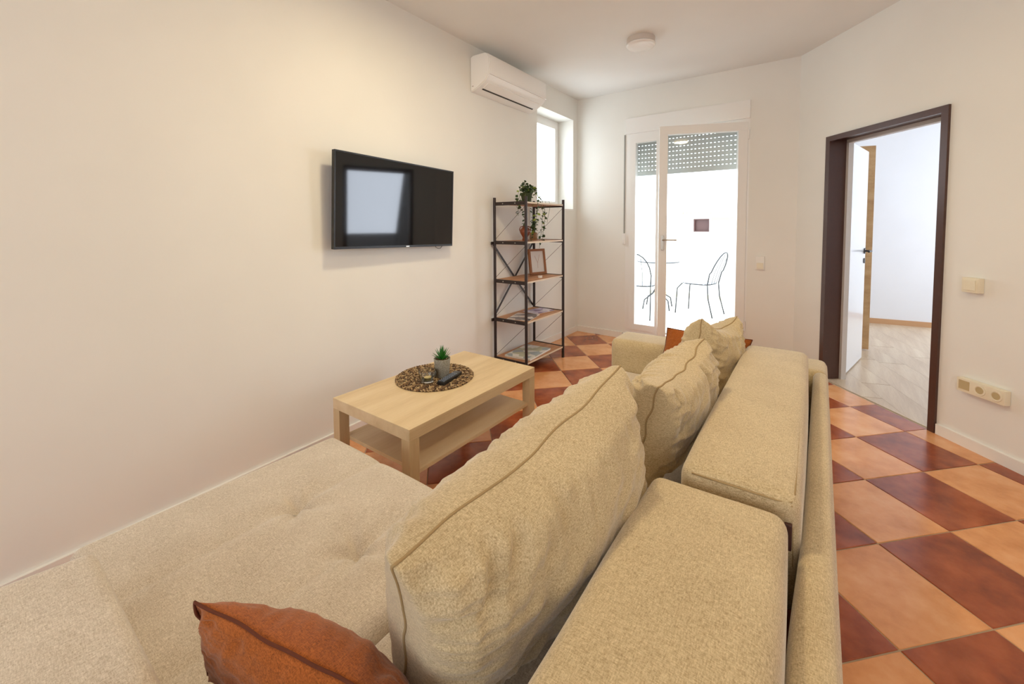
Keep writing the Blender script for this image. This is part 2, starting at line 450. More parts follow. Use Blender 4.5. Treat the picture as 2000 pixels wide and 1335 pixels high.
# bedroom floor: wooden planks beyond the right wall
bed = [RW(-0.35, 0.02), RW(4.2, 0.02), Vector((6.25, 3.0)), Vector((6.25, 7.35)), Vector((2.0, 6.775)), Vector((2.0, 4.8))]
bed = [RW(0.05, 0.02), RW(4.0, 0.02), RW(4.0, 1.5), Vector((6.2, 7.33)), Vector((2.1, 6.78)), Vector((2.1, 4.75))]
pa = math.radians(-40.0); e1 = Vector((math.sin(-pa) * -1, math.cos(pa))); 
e1 = Vector((-0.30, 0.954)).normalized(); e2 = Vector((e1.y, -e1.x)); PWd = 0.19; PL_ = 1.25; P0 = Vector((2.0, 2.5))
cnt = 0
for i in range(-14, 26):
    off = random.uniform(0, PL_)
    for j in range(-4, 6):
        q = [P0 + e2 * (i + a) * PWd + e1 * (j * PL_ + off + b * PL_) for a, b in ((0, 0), (1, 0), (1, 1), (0, 1))]
        c = sum(q, Vector((0, 0))) / 4
        q = [p + (c - p).normalized() * 0.0026 for p in q]
        if sum(q[n].x * q[(n + 1) % 4].y - q[(n + 1) % 4].x * q[n].y for n in range(4)) < 0: q = q[::-1]
        pl = clip(q, bed)
        if len(pl) >= 3 and cnt < 280:
            o = paver('floor_plank', pl, -0.006, 0.001, M['plank'], floor, 0.001)
            if o: cnt += 1

# bedroom walls
bm, mtB = wall_panels((5.9, 7.292), (2.0, 6.765), 0.2, HC, []); 
struct('wall_bedroom_far', prism([(2.0, 6.765), (6.2, 7.333), (6.2, 7.6), (2.0, 7.0)], 0, HC), M['wall_blue']); bm.free()
struct('wall_bedroom_left', prism([(2.02, YF + 0.34), (2.30, YF + 0.34), (2.34, 6.82), (2.02, 6.78)], 0, HC), M['wall_blue'])
struct('wall_bedroom_right', B(6.0, 6.2, 1.0, 7.4, 0, HC), M['wall_blue'])
struct('wall_bedroom_near', prism([tuple(RW(3.3, 0.17)), (6.2, 1.9), (6.2, 1.7), tuple(RW(3.5, 0.17))], 0, HC), M['wall_blue'])
d = Vector((6.2 - 2.0, 7.333 - 6.765)).normalized(); nn = Vector((d.y, -d.x))
a = Vector((2.3, 6.8056)); b = Vector((5.95, 7.299))
struct('baseboard_bedroom', prism([tuple(a), tuple(b), tuple(b + nn * 0.015), tuple(a + nn * 0.015)], 0, 0.065), M['skirt_w'])

# baseboards
def skirting(name, a, b, nrm, h=0.068, t=0.014, m='skirt'):
    a = Vector(a); b = Vector(b); nrm = Vector(nrm)
    bm = prism([tuple(a), tuple(b), tuple(b + nrm * t), tuple(a + nrm * t)], 0.0, h)
    return struct(name, bm, M[m])
struct('baseboard_left', prism([(wall_off(y) - 0.002, y) for y in yk][::-1] + [(wall_off(y) + 0.013, y) for y in yk], 0.0, 0.064), M['skirt'])
skirting('baseboard_far', (0.014, YF), (0.575, YF), (0, -1))
skirting('baseboard_far.001', (1.83, YF), (2.17, YF), (0, -1))
skirting('baseboard_right', RW(s_dr + 0.012), RW(4.5), -RN, 0.062)
skirting('baseboard_right.001', RW(0.012), RW(s_dl - 0.005), -RN, 0.062)

# ---------------- window_1 (left wall)
wx = -0.20
win = thing('window_1', (wx, 3.92, 1.45), None, None); win['kind'] = 'structure'
def frame_ring(bm, plane, u0, u1, z0, z1, w, d0, d1):
    """rectangular ring; plane 'x' -> u is y, depth along x ; plane 'y' -> u is x, depth along y"""
    segs = [(u0, u1, z0, z0 + w), (u0, u1, z1 - w, z1), (u0, u0 + w, z0 + w, z1 - w), (u1 - w, u1, z0 + w, z1 - w)]
    for a0, a1, h0, h1 in segs:
        if plane == 'x': box(bm, d0, d1, a0, a1, h0, h1)
        else: box(bm, a0, a1, d0, d1, h0, h1)
    return bm
struct('window_frame', frame_ring(bmesh.new(), 'x', 3.54, 4.30, 1.45, 2.475, 0.045, wx - 0.06, wx), M['pvc'], win)
struct('sash', frame_ring(bmesh.new(), 'x', 3.575, 4.265, 1.485, 2.44, 0.058, wx - 0.05, wx + 0.012), M['pvc'], win)
struct('pane', B(wx - 0.03, wx - 0.024, 3.63, 4.21, 1.54, 2.385), M['glass'], win)
struct('window_sill', B(wx, 0.004, 3.54, 4.30, 1.435, 1.452), M['pvc'], win)

# ---------------- door_1 (terrace door) : roller box, frame, fixed sash, opened sash
d1 = thing('door_1', (1.2, YF, 0), None, None); d1['kind'] = 'structure'
struct('roller_box', B(0.598, 1.80, YF - 0.018, YF + 0.22, 2.253, 2.42, bev=0.004), M['pvc'], d1)
bm = bmesh.new()
box(bm, 0.598, 0.655, YF + 0.0, YF + 0.07, 0.06, 2.253); box(bm, 1.743, 1.80, YF + 0.0, YF + 0.07, 0.06, 2.253)
box(bm, 0.655, 1.743, YF + 0.0, YF + 0.07, 2.205, 2.253); box(bm, 0.655, 1.743, YF + 0.0, YF + 0.07, 0.06, 0.125)
struct('door_frame', bm, M['pvc'], d1)
struct('threshold', B(0.585, 1.80, YF - 0.02, YF + 0.34, 0.0, 0.062), M['pvc'], d1)
fs = struct('fixed_sash', frame_ring(bmesh.new(), 'y', 0.645, 1.00, 0.115, 2.215, 0.066, YF - 0.014, YF + 0.05), M['pvc'], d1)
struct('pane', B(0.711, 0.934, YF + 0.018, YF + 0.024, 0.181, 2.149), M['glass'], fs)
hg = Vector((1.785, YF - 0.02)); ang = math.atan2(4.103 - 4.387, 1.058 - 1.785)
mt = Matrix.Translation((hg.x, hg.y, 0)) @ Matrix.Rotation(ang, 4, 'Z')
Wd = 0.782
bm = bmesh.new()
for a0, a1, z0, z1 in ((0, Wd, 0.085, 0.165), (0, Wd, 2.14, 2.22), (0, 0.078, 0.165, 2.14), (Wd - 0.078, Wd, 0.165, 2.14)):
    box(bm, a0, a1, -0.066, 0.0, z0, z1, mt, bev=0.003)
os_ = struct('open_sash', bm, M['pvc'], d1)
struct('pane', B(0.078, Wd - 0.078, -0.035, -0.029, 0.165, 2.14, mt=mt), M['glass'], os_)
bm = bmesh.new()
box(bm, Wd - 0.052, Wd - 0.026, 0.0, 0.012, 1.02, 1.16, mt, bev=0.003)
tube(bm, [mt @ Vector(p) for p in ((Wd - 0.039, 0.01, 1.12), (Wd - 0.039, 0.045, 1.12), (Wd - 0.05, 0.05, 1.12), (Wd - 0.165, 0.05, 1.12))], 0.008)
struct('handle', bm, M['screw'], os_)
for z in (0.3, 2.1): struct('hinge', T([(1.79, YF - 0.012, z - 0.04), (1.79, YF - 0.012, z + 0.05)], 0.009), M['pvc'], d1)
# bottom lip gasket strip of opening left of hinge
# ---------------- exterior roller shutter (each slat with its row of perforated links)
sh = thing('roller_shutter', (1.2, YF + 0.2, 1.81), 'half-lowered grey slatted roller shutter outside the terrace door', 'shutter')
zb = 1.815; pitch = 0.0455; ysh = YF + 0.195
obj('bottom_rail', B(0.605, 1.795, ysh - 0.009, ysh + 0.009, zb, zb + 0.055, bev=0.002), M['shut'], sh)
slat_me = None
for k in range(10):
    z = zb + 0.055 + 0.012 + k * pitch
    if slat_me is None:
        bm = bmesh.new(); box(bm, 0.605, 1.795, ysh - 0.008, ysh + 0.008, z - 0.005, z + 0.0335)
        x = 0.607
        while x < 1.79:
            box(bm, x, x + 0.022, ysh - 0.002, ysh + 0.002, z - 0.012, z - 0.005); x += 0.0375
        first = obj('slat', bm, M['shut'], sh); slat_me = first.data; z_first = z
    else:
        o = bpy.data.objects.new('slat', slat_me); COL.objects.link(o); o.parent = sh; o.location = (0, 0, z - z_first)
obj('guide_rail', B(0.598, 0.612, ysh - 0.02, ysh + 0.02, 0.06, 2.25), M['pvc'], sh)
obj('guide_rail', B(1.788, 1.80, ysh - 0.02, ysh + 0.02, 0.06, 2.25), M['pvc'], sh)
# strap
st = thing('shutter_strap', (0.575, YF, 1.0), 'white roller shutter winder with grey strap left of the terrace door', 'shutter winder')
obj('strap', B(0.578, 0.592, YF - 0.006, YF - 0.003, 1.15, 2.25), mat('grey_webbing', (150, 148, 142), 0.8), st)
obj('winder', B(0.566, 0.604, YF - 0.026, YF - 0.001, 1.055, 1.175, bev=0.006), M['white_gloss'], st, smooth=True, sharp=40)

# ---------------- door_2 : brown steel frame in the right wall, white door leaf opened into the bedroom
d2 = thing('door_2', (*RW((s_dl + s_dr) / 2), 0), None, None); d2['kind'] = 'structure'
bm = bmesh.new(); dt = 1.955
box(bm, s_dl - 0.004, s_dl + 0.018, -0.012, 0.182, 0, dt - 0.018, mtR)
box(bm, s_dr - 0.018, s_dr + 0.004, -0.012, 0.182, 0, dt - 0.018, mtR)
box(bm, s_dl - 0.004, s_dr + 0.004, -0.012, 0.182, dt - 0.018, dt + 0.004, mtR)
# face flanges
box(bm, s_dl - 0.006, s_dl + 0.034, -0.016, 0.0, 0, dt - 0.034, mtR); box(bm, s_dr - 0.034, s_dr + 0.006, -0.016, 0.0, 0, dt - 0.034, mtR)
box(bm, s_dl - 0.006, s_dr + 0.006, -0.016, 0.0, dt - 0.034, dt + 0.006, mtR)
struct('door_frame', bm, M['brown_metal'], d2)
bm = bmesh.new()
box(bm, s_dl + 0.018, s_dl + 0.04, 0.14, 0.182, 0.0, dt - 0.03, mtR); box(bm, s_dl + 0.018, s_dr - 0.018, 0.14, 0.182, dt - 0.045, dt - 0.018, mtR)
box(bm, s_dr - 0.04, s_dr - 0.018, 0.14, 0.182, 0.0, dt - 0.03, mtR)
struct('door_lining', bm, mat('pale_lining', (205, 200, 195), 0.4), d2)
hp = Vector((2.535, 4.262)); fe = Vector((2.705, 4.985)); dd = (fe - hp).normalized(); Ld = (fe - hp).length
ml = Matrix(((dd.x, -dd.y, 0, hp.x), (dd.y, dd.x, 0, hp.y), (0, 0, 1, 0), (0, 0, 0, 1)))
leaf = struct('door_leaf', B(0, Ld, 0.0, 0.04, 0.012, 1.93, mt=ml, bev=0.002), M['door_w'], d2)
bm = bmesh.new()
tube(bm, [ml @ Vector(p) for p in ((Ld - 0.055, 0.0, 1.02), (Ld - 0.055, -0.008, 1.02))], 0.026, seg=16)
tube(bm, [ml @ Vector(p) for p in ((Ld - 0.055, -0.005, 1.02), (Ld - 0.055, -0.045, 1.02), (Ld - 0.065, -0.052, 1.02), (Ld - 0.18, -0.052, 1.02))], 0.009)
tube(bm, [ml @ Vector(p) for p in ((Ld - 0.055, 0.0, 0.93), (Ld - 0.055, -0.007, 0.93))], 0.024, seg=16)
tube(bm, [ml @ Vector(p) for p in ((Ld - 0.055, 0.04, 1.02), (Ld - 0.055, 0.09, 1.02), (Ld - 0.18, 0.09, 1.02))], 0.009)
struct('door_handle', bm, M['black'], leaf)
for z in (0.25, 1.65, 1.02): struct('hinge', T([(*(RW(s_dl + 0.022, 0.16)), z - 0.04), (*(RW(s_dl + 0.022, 0.16)), z + 0.04)], 0.009), M['white_gloss'], d2)
# oak door leaf opened in the bedroom beyond
d3 = thing('door_3', (2.5, 5.32, 0), None, None); d3['kind'] = 'structure'
a = Vector((2.32, 5.22)); b = Vector((2.785, 5.345)); dv = (b - a).normalized(); Lo = (b - a).length
mo = Matrix(((dv.x, -dv.y, 0, a.x), (dv.y, dv.x, 0, a.y), (0, 0, 1, 0), (0, 0, 0, 1)))
struct('door_leaf', B(0, Lo, 0, 0.04, 0.012, 2.035, mt=mo, bev=0.002), M['oak_door'], d3)

# ================================================================ WALL FIXTURES
def wall_R(s, n, z):  # point on the right wall, n measured into the room
    p = RW(s, -n); return Vector((p.x, p.y, z))
def rbox_wall(bm, s0, s1, n0, n1, z0, z1, bev=0.0):
    box(bm, s0, s1, -n1, -n0, z0, z1, mtR, bev=bev)
ssw = (Vector((3.032, 3.342)) - RC).length
sw = thing('light_switch', wall_R(ssw + 0.042, 0, 0.925), 'surface-mounted ivory rocker switch on the wall right of the doorway', 'light switch')
bm = bmesh.new(); rbox_wall(bm, ssw, ssw + 0.083, 0.001, 0.036, 0.884, 0.966, 0.004); obj('back_box', bm, M['ivory'], sw, True, sharp=40)
bm = bmesh.new(); rbox_wall(bm, ssw + 0.012, ssw + 0.070, 0.036, 0.041, 0.897, 0.953, 0.002); obj('rocker', bm, M['ivory'], sw)
so = thing('socket_strip', wall_R(ssw + 0.11, 0, 0.36), 'ivory three-gang surface socket strip low on the right wall', 'socket')
bm = bmesh.new(); rbox_wall(bm, ssw, ssw + 0.226, 0.001, 0.036, 0.322, 0.398, 0.004); obj('back_box', bm, M['ivory'], so, True, sharp=40)
bm = bmesh.new(); rbox_wall(bm, ssw + 0.010, ssw + 0.064, 0.030, 0.0364, 0.336, 0.386); obj('open_recess', bm, M['ivory_dark'], so)
for q in (0.113, 0.188):
    c = wall_R(ssw + q, 0.036, 0.36); n3 = Vector((-RN.x, -RN.y, 0)); t3 = Vector((RD.x, RD.y, 0)); z3 = Vector((0, 0, 1))
    bm = bmesh.new(); prev = None; seg = 24; rg = []
    for (rr, dn) in ((0.028, 0.0006), (0.027, 0.003), (0.021, 0.003), (0.020, 0.0008), (0.0001, 0.0008)):
        rg.append([bm.verts.new(c + n3 * dn + (t3 * math.cos(2 * math.pi * k / seg) + z3 * math.sin(2 * math.pi * k / seg)) * rr) for k in range(seg)])
    for a, b in zip(rg, rg[1:]):
        for k in range(seg): bm.faces.new((a[k], a[(k + 1) % seg], b[(k + 1) % seg], b[k]))
    bmesh.ops.recalc_face_normals(bm, faces=bm.faces)
    fsck = obj('outlet', bm, M['ivory'], so)
    bm = bmesh.new()
    tube(bm, [c + n3 * 0.0009, c + n3 * 0.0016], 0.0185, seg=24)
    obj('outlet_well', bm, M['ivory_dark'], fsck)
fsw = thing('light_switch', (1.91, YF, 0.9), 'small ivory switch on the far wall right of the terrace door', 'light switch')
obj('back_box', B(1.872, 1.944, YF - 0.022, YF - 0.001, 0.848, 0.972, bev=0.004), M['skirt'], fsw, True, sharp=40)
obj('rocker', B(1.882, 1.934, YF - 0.028, YF - 0.022, 0.856, 0.912, bev=0.002), M['ivory'], fsw)

# ceiling lamp (switched off)
cl = thing('ceiling_lamp', (1.158, 3.268, HC), 'round flush white ceiling lamp with domed opal cover above the terrace side', 'ceiling lamp')
obj('lamp_base', lathe([(0.0, -0.0005), (0.108, -0.0005), (0.108, -0.040), (0.0, -0.040)], (1.158, 3.268, HC), 40), mat('pale_grey_ring', (205, 196, 188), 0.5), cl, True, sharp=40)
obj('diffuser', lathe([(0.103, -0.040), (0.112, -0.044), (0.113, -0.050), (0.106, -0.058), (0.09, -0.063), (0.05, -0.067), (0.001, -0.068)], (1.158, 3.268, HC), 40), M['white_gloss'], cl, True, sharp=60)

# warm lamps that are switched on, outside the picture (one is mirrored in the open terrace sash)
for (lx, ly, pw) in ((2.745, 1.364, 11), (1.15, 1.55, 17)):
    l = thing('ceiling_lamp', (lx, ly, HC), 'lit round ceiling lamp, ' + ('kitchen side' if lx > 2 else 'above the coffee table'), 'ceiling lamp')
    obj('lamp_base', lathe([(0.0, -0.0005), (0.108, -0.0005), (0.108, -0.040), (0.0, -0.040)], (lx, ly, HC), 32), M['white_gloss'], l, True, sharp=40)
    obj('diffuser', lathe([(0.103, -0.041), (0.112, -0.045), (0.106, -0.058), (0.05, -0.067), (0.001, -0.068)], (lx, ly, HC), 32), mat('lit_opal', (255, 232, 180), 0.4, emit=6.0, emit_col=(255, 214, 140)), l, True)
    ld = bpy.data.lights.new('lamp_light', 'AREA'); ld.shape = 'DISK'; ld.size = 0.22; ld.energy = pw; ld.color = (1.0, 0.83, 0.54)
    lo = bpy.data.objects.new('lamp_light', ld); COL.objects.link(lo); lo.location = (lx, ly, HC - 0.075)

# ---------------------------------------------------------------- air conditioner on the left wall
ac = thing('air_conditioner', (0, 2.98, 2.37), 'white split air conditioner unit high on the left wall', 'air conditioner')
y0, y1 = 2.555, 3.395
prof = [(0.002, 2.350), (0.002, 2.622), (0.03, 2.630), (0.15, 2.628), (0.188, 2.612), (0.200, 2.585), (0.204, 2.50), (0.198, 2.455), (0.192, 2.447)]
def extrude_y(profile, ya, yb, closed=True):
    bm = bmesh.new(); a = [bm.verts.new((x, ya, z)) for x, z in profile]; b = [bm.verts.new((x, yb, z)) for x, z in profile]; n = len(profile)
    for i in range(n if closed else n - 1): bm.faces.new((a[i], a[(i + 1) % n], b[(i + 1) % n], b[i]))
    if closed: bm.faces.new(a[::-1]); bm.faces.new(b)
    bmesh.ops.recalc_face_normals(bm, faces=bm.faces); return bm
bm = extrude_y(prof + [(0.185, 2.437), (0.16, 2.412), (0.085, 2.372), (0.03, 2.352)], y0, y1)
bmesh.ops.bevel(bm, geom=[e for e in bm.edges if abs(e.verts[0].co.y - e.verts[1].co.y) < 1e-5], offset=0.006, segments=2, affect='EDGES')
obj('body', bm, M['white_gloss'], ac, True, sharp=35)
mtv = Matrix.Translation((0.122, 0, 2.3915)) @ Matrix.Rotation(math.radians(-28), 4, 'Y')
obj('louver', B(-0.034, 0.036, y0 + 0.05, y1 - 0.05, -0.006, 0.004, mt=mtv, bev=0.002), M['white_gloss'], ac, True, sharp=35)
obj('outlet_slot', B(-0.050, -0.036, y0 + 0.055, y1 - 0.06, -0.003, 0.004, mt=mtv), M['gap'], ac)
bm = bmesh.new(); box(bm, 0.185, 0.2075, y0 + 0.004, y1 - 0.004, 2.453, 2.4585); obj('panel_lip', bm, M['white_gloss'], ac)
obj('screw_cover', B(0.02, 0.035, y0 - 0.0015, y0 + 0.002, 2.385, 2.391), mat('grey_print', (176, 160, 156), 0.5), ac)

# ---------------------------------------------------------------- television on a wall mount
tv = thing('television', (0.1, 1.78, 1.13), 'black flat television on the left wall', 'television')
cz = 1.402; cy = 1.775; W2, H2 = 0.485, 0.279
mtt = Matrix.Translation((0.100, cy, cz)) @ Matrix.Rotation(math.radians(2.6), 4, 'Z') @ Matrix.Rotation(math.radians(-1.2), 4, 'X') @ Matrix.Rotation(math.radians(1.2), 4, 'Y')
obj('cabinet', B(-0.022, 0.0, -W2, W2, -H2, H2, mt=mtt, bev=0.003), M['black'], tv)
bm = bmesh.new(); bw = 0.008
for a0, a1, h0, h1 in ((-W2, W2, H2 - bw, H2), (-W2, W2, -H2, -H2 + 0.014), (-W2, -W2 + bw, -H2 + 0.014, H2 - bw), (W2 - bw, W2, -H2 + 0.014, H2 - bw)):
    box(bm, 0.0, 0.004, a0, a1, h0, h1, mtt)
obj('bezel', bm, M['black'], tv)
obj('screen', B(0.0, 0.002, -W2 + bw, W2 - bw, -H2 + 0.014, H2 - bw, mt=mtt), M['screen'], tv)
obj('maker_badge', B(0.004, 0.006, 0.035, 0.062, -H2 + 0.002, -H2 + 0.010, mt=mtt), M['screw'], tv)
obj('rear_housing', B(-0.050, -0.022, -0.28, 0.28, -0.20, 0.12, mt=mtt, bev=0.008), M['black'], tv)
bm = bmesh.new(); box(bm, 0.028, 0.033, cy - 0.12, cy + 0.12, cz - 0.11, cz + 0.11); box(bm, 0.033, 0.052, cy - 0.09, cy - 0.06, cz - 0.1, cz + 0.1); box(bm, 0.033, 0.052, cy + 0.06, cy + 0.09, cz - 0.1, cz + 0.1)
obj('wall_bracket', bm, M['black'], tv)
pts = [mtt @ Vector(p) for p in ((-0.035, 0.345, -H2 + 0.02), (-0.035, 0.35, -H2 - 0.008), (-0.035, 0.375, -H2 - 0.02), (-0.035, 0.40, -H2 - 0.018), (-0.035, 0.415, -H2 - 0.002), (-0.035, 0.417, -H2 + 0.02))]
obj('cable', T(pts, 0.0022, seg=6), M['black'], tv)

# ================================================================ COFFEE TABLE
X0, X1, Y0, Y1, ZT = 0.470, 1.020, 1.057, 1.957, 0.45
ct = thing('coffee_table', ((X0 + X1) / 2, (Y0 + Y1) / 2, 0), 'pale oak square-legged coffee table with lower shelf', 'coffee table')
obj('tabletop', B(X0, X1, Y0, Y1, ZT - 0.05, ZT, bev=0.0015), M['oak_t'], ct)
for x in (X0, X1 - 0.05):
    for y in (Y0, Y1 - 0.05):
        obj('leg', B(x, x + 0.05, y, y + 0.05, 0.0, ZT - 0.0505, bev=0.0012), M['oak_z'], ct)
obj('shelf', B(X0 + 0.012, X1 - 0.012, Y0 + 0.0505, Y1 - 0.0505, 0.240, 0.257, bev=0.001), M['oak_t'], ct)

# round woven placemat: rings of plaited strands
mc = Vector((0.668, 1.520, ZT))
pm = thing('placemat', mc, 'round brown woven placemat on the coffee table', 'placemat')
for k in range(8):
    R0 = 0.024 + k * 0.0245; n = max(10, int(R0 * 2 * math.pi / 0.0052)); bm = bmesh.new()
    lob = max(4, int(R0 * 2 * math.pi / 0.024))
    for s in range(3):
        pts = []
        for i in range(n):
            t = 2 * math.pi * i / n; ph = lob * t + s * 2 * math.pi / 3
            rr = R0 + 0.0095 * math.sin(ph) + random.uniform(-0.0012, 0.0012)
            pts.append((mc.x + rr * math.cos(t), mc.y + rr * math.sin(t), ZT + 0.0058 + 0.0024 * math.sin(2 * ph)))
        nf_ = len(bm.faces); tube(bm, pts, 0.0034, seg=5, closed=True); bm.faces.ensure_lookup_table()
        for q in range(nf_, len(bm.faces)): bm.faces[q].material_index = (q // 5 // 3 + s) % 7 % 3
    obj('braid_ring', bm, [M['jute'], M['jute_d'], M['jute_l']], pm, True)

# potted succulent
pc = Vector((0.708, 1.535, ZT + 0.0112))
pp = thing('potted_succulent', pc, 'spiky green succulent in a small grey pot on the placemat', 'potted plant')
obj('pot', lathe([(0.001, 0), (0.034, 0), (0.036, 0.004), (0.0435, 0.092), (0.044, 0.097), (0.0405, 0.097), (0.039, 0.085), (0.001, 0.085)], pc, 36), M['pot'], pp, True, sharp=50)
bm = bmesh.new()
for i in range(70):
    a = random.uniform(0, 6.283); rr = 0.036 * math.sqrt(random.random())
    bmesh.ops.create_icosphere(bm, subdivisions=1, radius=random.uniform(0.003, 0.0055), matrix=Matrix.Translation((pc.x + rr * math.cos(a), pc.y + rr * math.sin(a), pc.z + 0.088)))
o = obj('gravel', bm, M['soil'], pp); o['kind'] = 'stuff'
def blade(base, dirv, L, w, bend, name, m, parent, thick=0.25):
    bm = bmesh.new(); d = Vector(dirv).normalized(); side = d.cross(Vector((0, 0, 1)))
    side = side.normalized() if side.length > 1e-4 else Vector((1, 0, 0)); up = side.cross(d).normalized(); n = 5; rows = []
    for i in range(n + 1):
        t = i / n; p = Vector(base) + d * L * t + up * (bend * L * t * t) * -1
        ww = w * (1 - t) ** 0.7 * (0.55 + 0.9 * min(1, t * 3) * (1 - 0.4 * t)) if i < n else 0.0005
        rows.append([bm.verts.new(p + side * ww + up * ww * 0.35), bm.verts.new(p - up * ww * thick), bm.verts.new(p - side * ww + up * ww * 0.35)])
    for a, b in zip(rows, rows[1:]):
        bm.faces.new((a[0], a[1], b[1], b[0])); bm.faces.new((a[1], a[2], b[2], b[1])); bm.faces.new((a[2], a[0], b[0], b[2]))
    return obj(name, bm, m, parent, True)
for i in range(30):
    ring = i // 10; az = i * 2.39996; el = (1.42, 1.05, 0.62)[ring] if ring < 3 else 0.5
    el += random.uniform(-0.12, 0.12); L = (0.074, 0.070, 0.062)[ring] * random.uniform(0.85, 1.1)
    dv = (math.cos(az) * math.cos(el), math.sin(az) * math.cos(el), math.sin(el))
    blade((pc.x + 0.005 * math.cos(az), pc.y + 0.005 * math.sin(az), pc.z + 0.088), dv, L, 0.0056, 0.0, 'leaf', M['leaf'], pp)

# glass candle holder
gc = Vector((0.702, 1.438, ZT + 0.0112))
gh = thing('candle_holder', gc, 'small clear glass candle holder on the placemat', 'candle holder')
obj('glass_cup', lathe([(0.001, 0), (0.030, 0), (0.0345, 0.003), (0.0445, 0.030), (0.045, 0.048), (0.043, 0.056), (0.0405, 0.056), (0.042, 0.047), (0.0415, 0.030), (0.029, 0.008), (0.001, 0.008)], gc, 36), M['glass_c'], gh, True, sharp=50)
obj('tealight', lathe([(0.001, 0.0085), (0.019, 0.0085), (0.019, 0.020), (0.001, 0.0205)], gc, 24), M['wax'], gh, True, sharp=40)

# remote control
ra = Vector((0.797, 1.437, 0)); rb = Vector((0.760, 1.605, 0)); rv = (rb - ra).normalized(); rL = (rb - ra).length
mr = Matrix(((rv.x, -rv.y, 0, ra.x), (rv.y, rv.x, 0, ra.y), (0, 0, 1, ZT + 0.0112), (0, 0, 0, 1)))
rc = thing('remote_control', (ra + rb) / 2 + Vector((0, 0, ZT + 0.0112)), 'slim black remote control lying on the placemat beside the pot', 'remote control')
obj('shell', B(0, rL, -0.021, 0.021, 0, 0.017, mt=mr, bev=0.004), M['black'], rc, True, sharp=40)
bmt = mat('grey_button', (120, 130, 145), 0.4); bme = None
for i in range(8):
    for j in range(3):
        x = 0.014 + i * 0.0165; y = (j - 1) * 0.0115
        if bme is None:
            o = obj('button', B(x - 0.0045, x + 0.0045, y - 0.0035, y + 0.0035, 0.0168, 0.0190, mt=mr), bmt, rc); bme = (o, x, y)
        else:
            o = bme[0].copy(); COL.objects.link(o); o.parent = rc; dv = mr.to_3x3() @ Vector((x - bme[1], y - bme[2], 0)); o.location = dv

# ================================================================ SHELVING RACK
sx0, sx1, sy0, sy1, sH = 0.035, 0.367, 2.812, 3.428, 1.505
SZ = (0.109, 0.455, 0.794, 1.129, 1.462)
rk = thing('shelving_rack', ((sx0 + sx1) / 2, (sy0 + sy1) / 2, 0), 'open rack with brown boards and dark steel posts in the left corner', 'shelving rack')
for x in (sx0, sx1):
    for y in (sy0, sy1):
        bm = T([(x, y, 0.0), (x, y, sH)], 0.0125, seg=12)
        obj('post', bm, M['steel'], rk, True, sharp=40)
for z in SZ:
    bd = obj('shelf_board', B(sx0 - 0.005, sx1 + 0.002, sy0 + 0.014, sy1 - 0.014, z - 0.014, z), M['shelf_w'], rk)
    obj('edge_band', B(sx1 + 0.002, sx1 + 0.0035, sy0 + 0.014, sy1 - 0.014, z - 0.014, z), M['edge_w'], bd)
    for y in (sy0, sy1):
        yy = y + (0.0 if y == sy0 else 0.0)
        rl = obj('end_rail', B(sx0 + 0.01, sx1 - 0.01, yy - 0.006, yy + 0.006, z - 0.026, z + 0.004), M['steel'], rk)
        if y == sy0:
            for xx in (0.13, 0.26): obj('screw', T([(xx, yy - 0.0058, z - 0.011), (xx, yy - 0.009, z - 0.011)], 0.005, seg=8), M['screw'], rl)
for a, b in zip(SZ, SZ[1:]):
    for y in (sy0, sy1):
        obj('diagonal_wire', T([(sx0, y, a + 0.01), (sx1, y, b - 0.03)], 0.0016, seg=5), M['wire'], rk)
xb = sx0 - 0.016
for (ya, za), (yb, zb2) in (((sy0, 1.10), (sy1, 0.47)), ((sy1, 1.10), (sy0, 0.47))):
    bm = bmesh.new(); dvec = Vector((0, yb - ya, zb2 - za)); L = dvec.length; an = math.atan2(dvec.z, dvec.y)
    m4 = Matrix.Translation((xb, ya, za)) @ Matrix.Rotation(an, 4, 'X'); box(bm, -0.0025, 0.0025, 0, L, -0.0085, 0.0085, m4)
    obj('cross_brace', bm, M['steel'], rk); xb += 0.006
for z in (0.44, 1.112): obj('brace_bracket', B(sx0 - 0.020, sx0 - 0.008, sy0 - 0.03, sy0 + 0.0, z - 0.012, z + 0.012), M['steel'], rk)

# --- things on the rack
ivc = Vector((0.205, 3.055, 1.4625))
iv = thing('trailing_plant', ivc, 'artificial trailing ivy in a dark green pot on the top board of the rack', 'hanging plant')
obj('pot', lathe([(0.001, 0), (0.036, 0), (0.054, 0.085), (0.058, 0.09), (0.052, 0.09), (0.045, 0.07), (0.001, 0.07)], ivc, 24), mat('dark_green_pot', (58, 72, 48), 0.5), iv, True, sharp=50)
def leaf_mesh(w, L):
    bm = bmesh.new(); pts = [(0, 0, 0), (w * .8, L * .3, .12 * w), (w, L * .55, .2 * w), (w * .45, L * .85, .1 * w), (0, L, 0), (-w * .45, L * .85, .1 * w), (-w, L * .55, .2 * w), (-w * .8, L * .3, .12 * w)]
    v = [bm.verts.new(p) for p in pts]; c = bm.verts.new((0, L * .55, -.1 * w))
    for i in range(8): bm.faces.new((v[i], v[(i + 1) % 8], c))
    me = bpy.data.meshes.new('leaf'); bm.to_mesh(me); bm.free(); return me
lms = []
for m, w, L in ((M['leaf2'], 0.0115, 0.030), (M['leaf2'], 0.0095, 0.027), (M['leaf3'], 0.011, 0.028)):
    me = leaf_mesh(w, L); me.materials.append(m); lms.append(me)
nleaf = 0
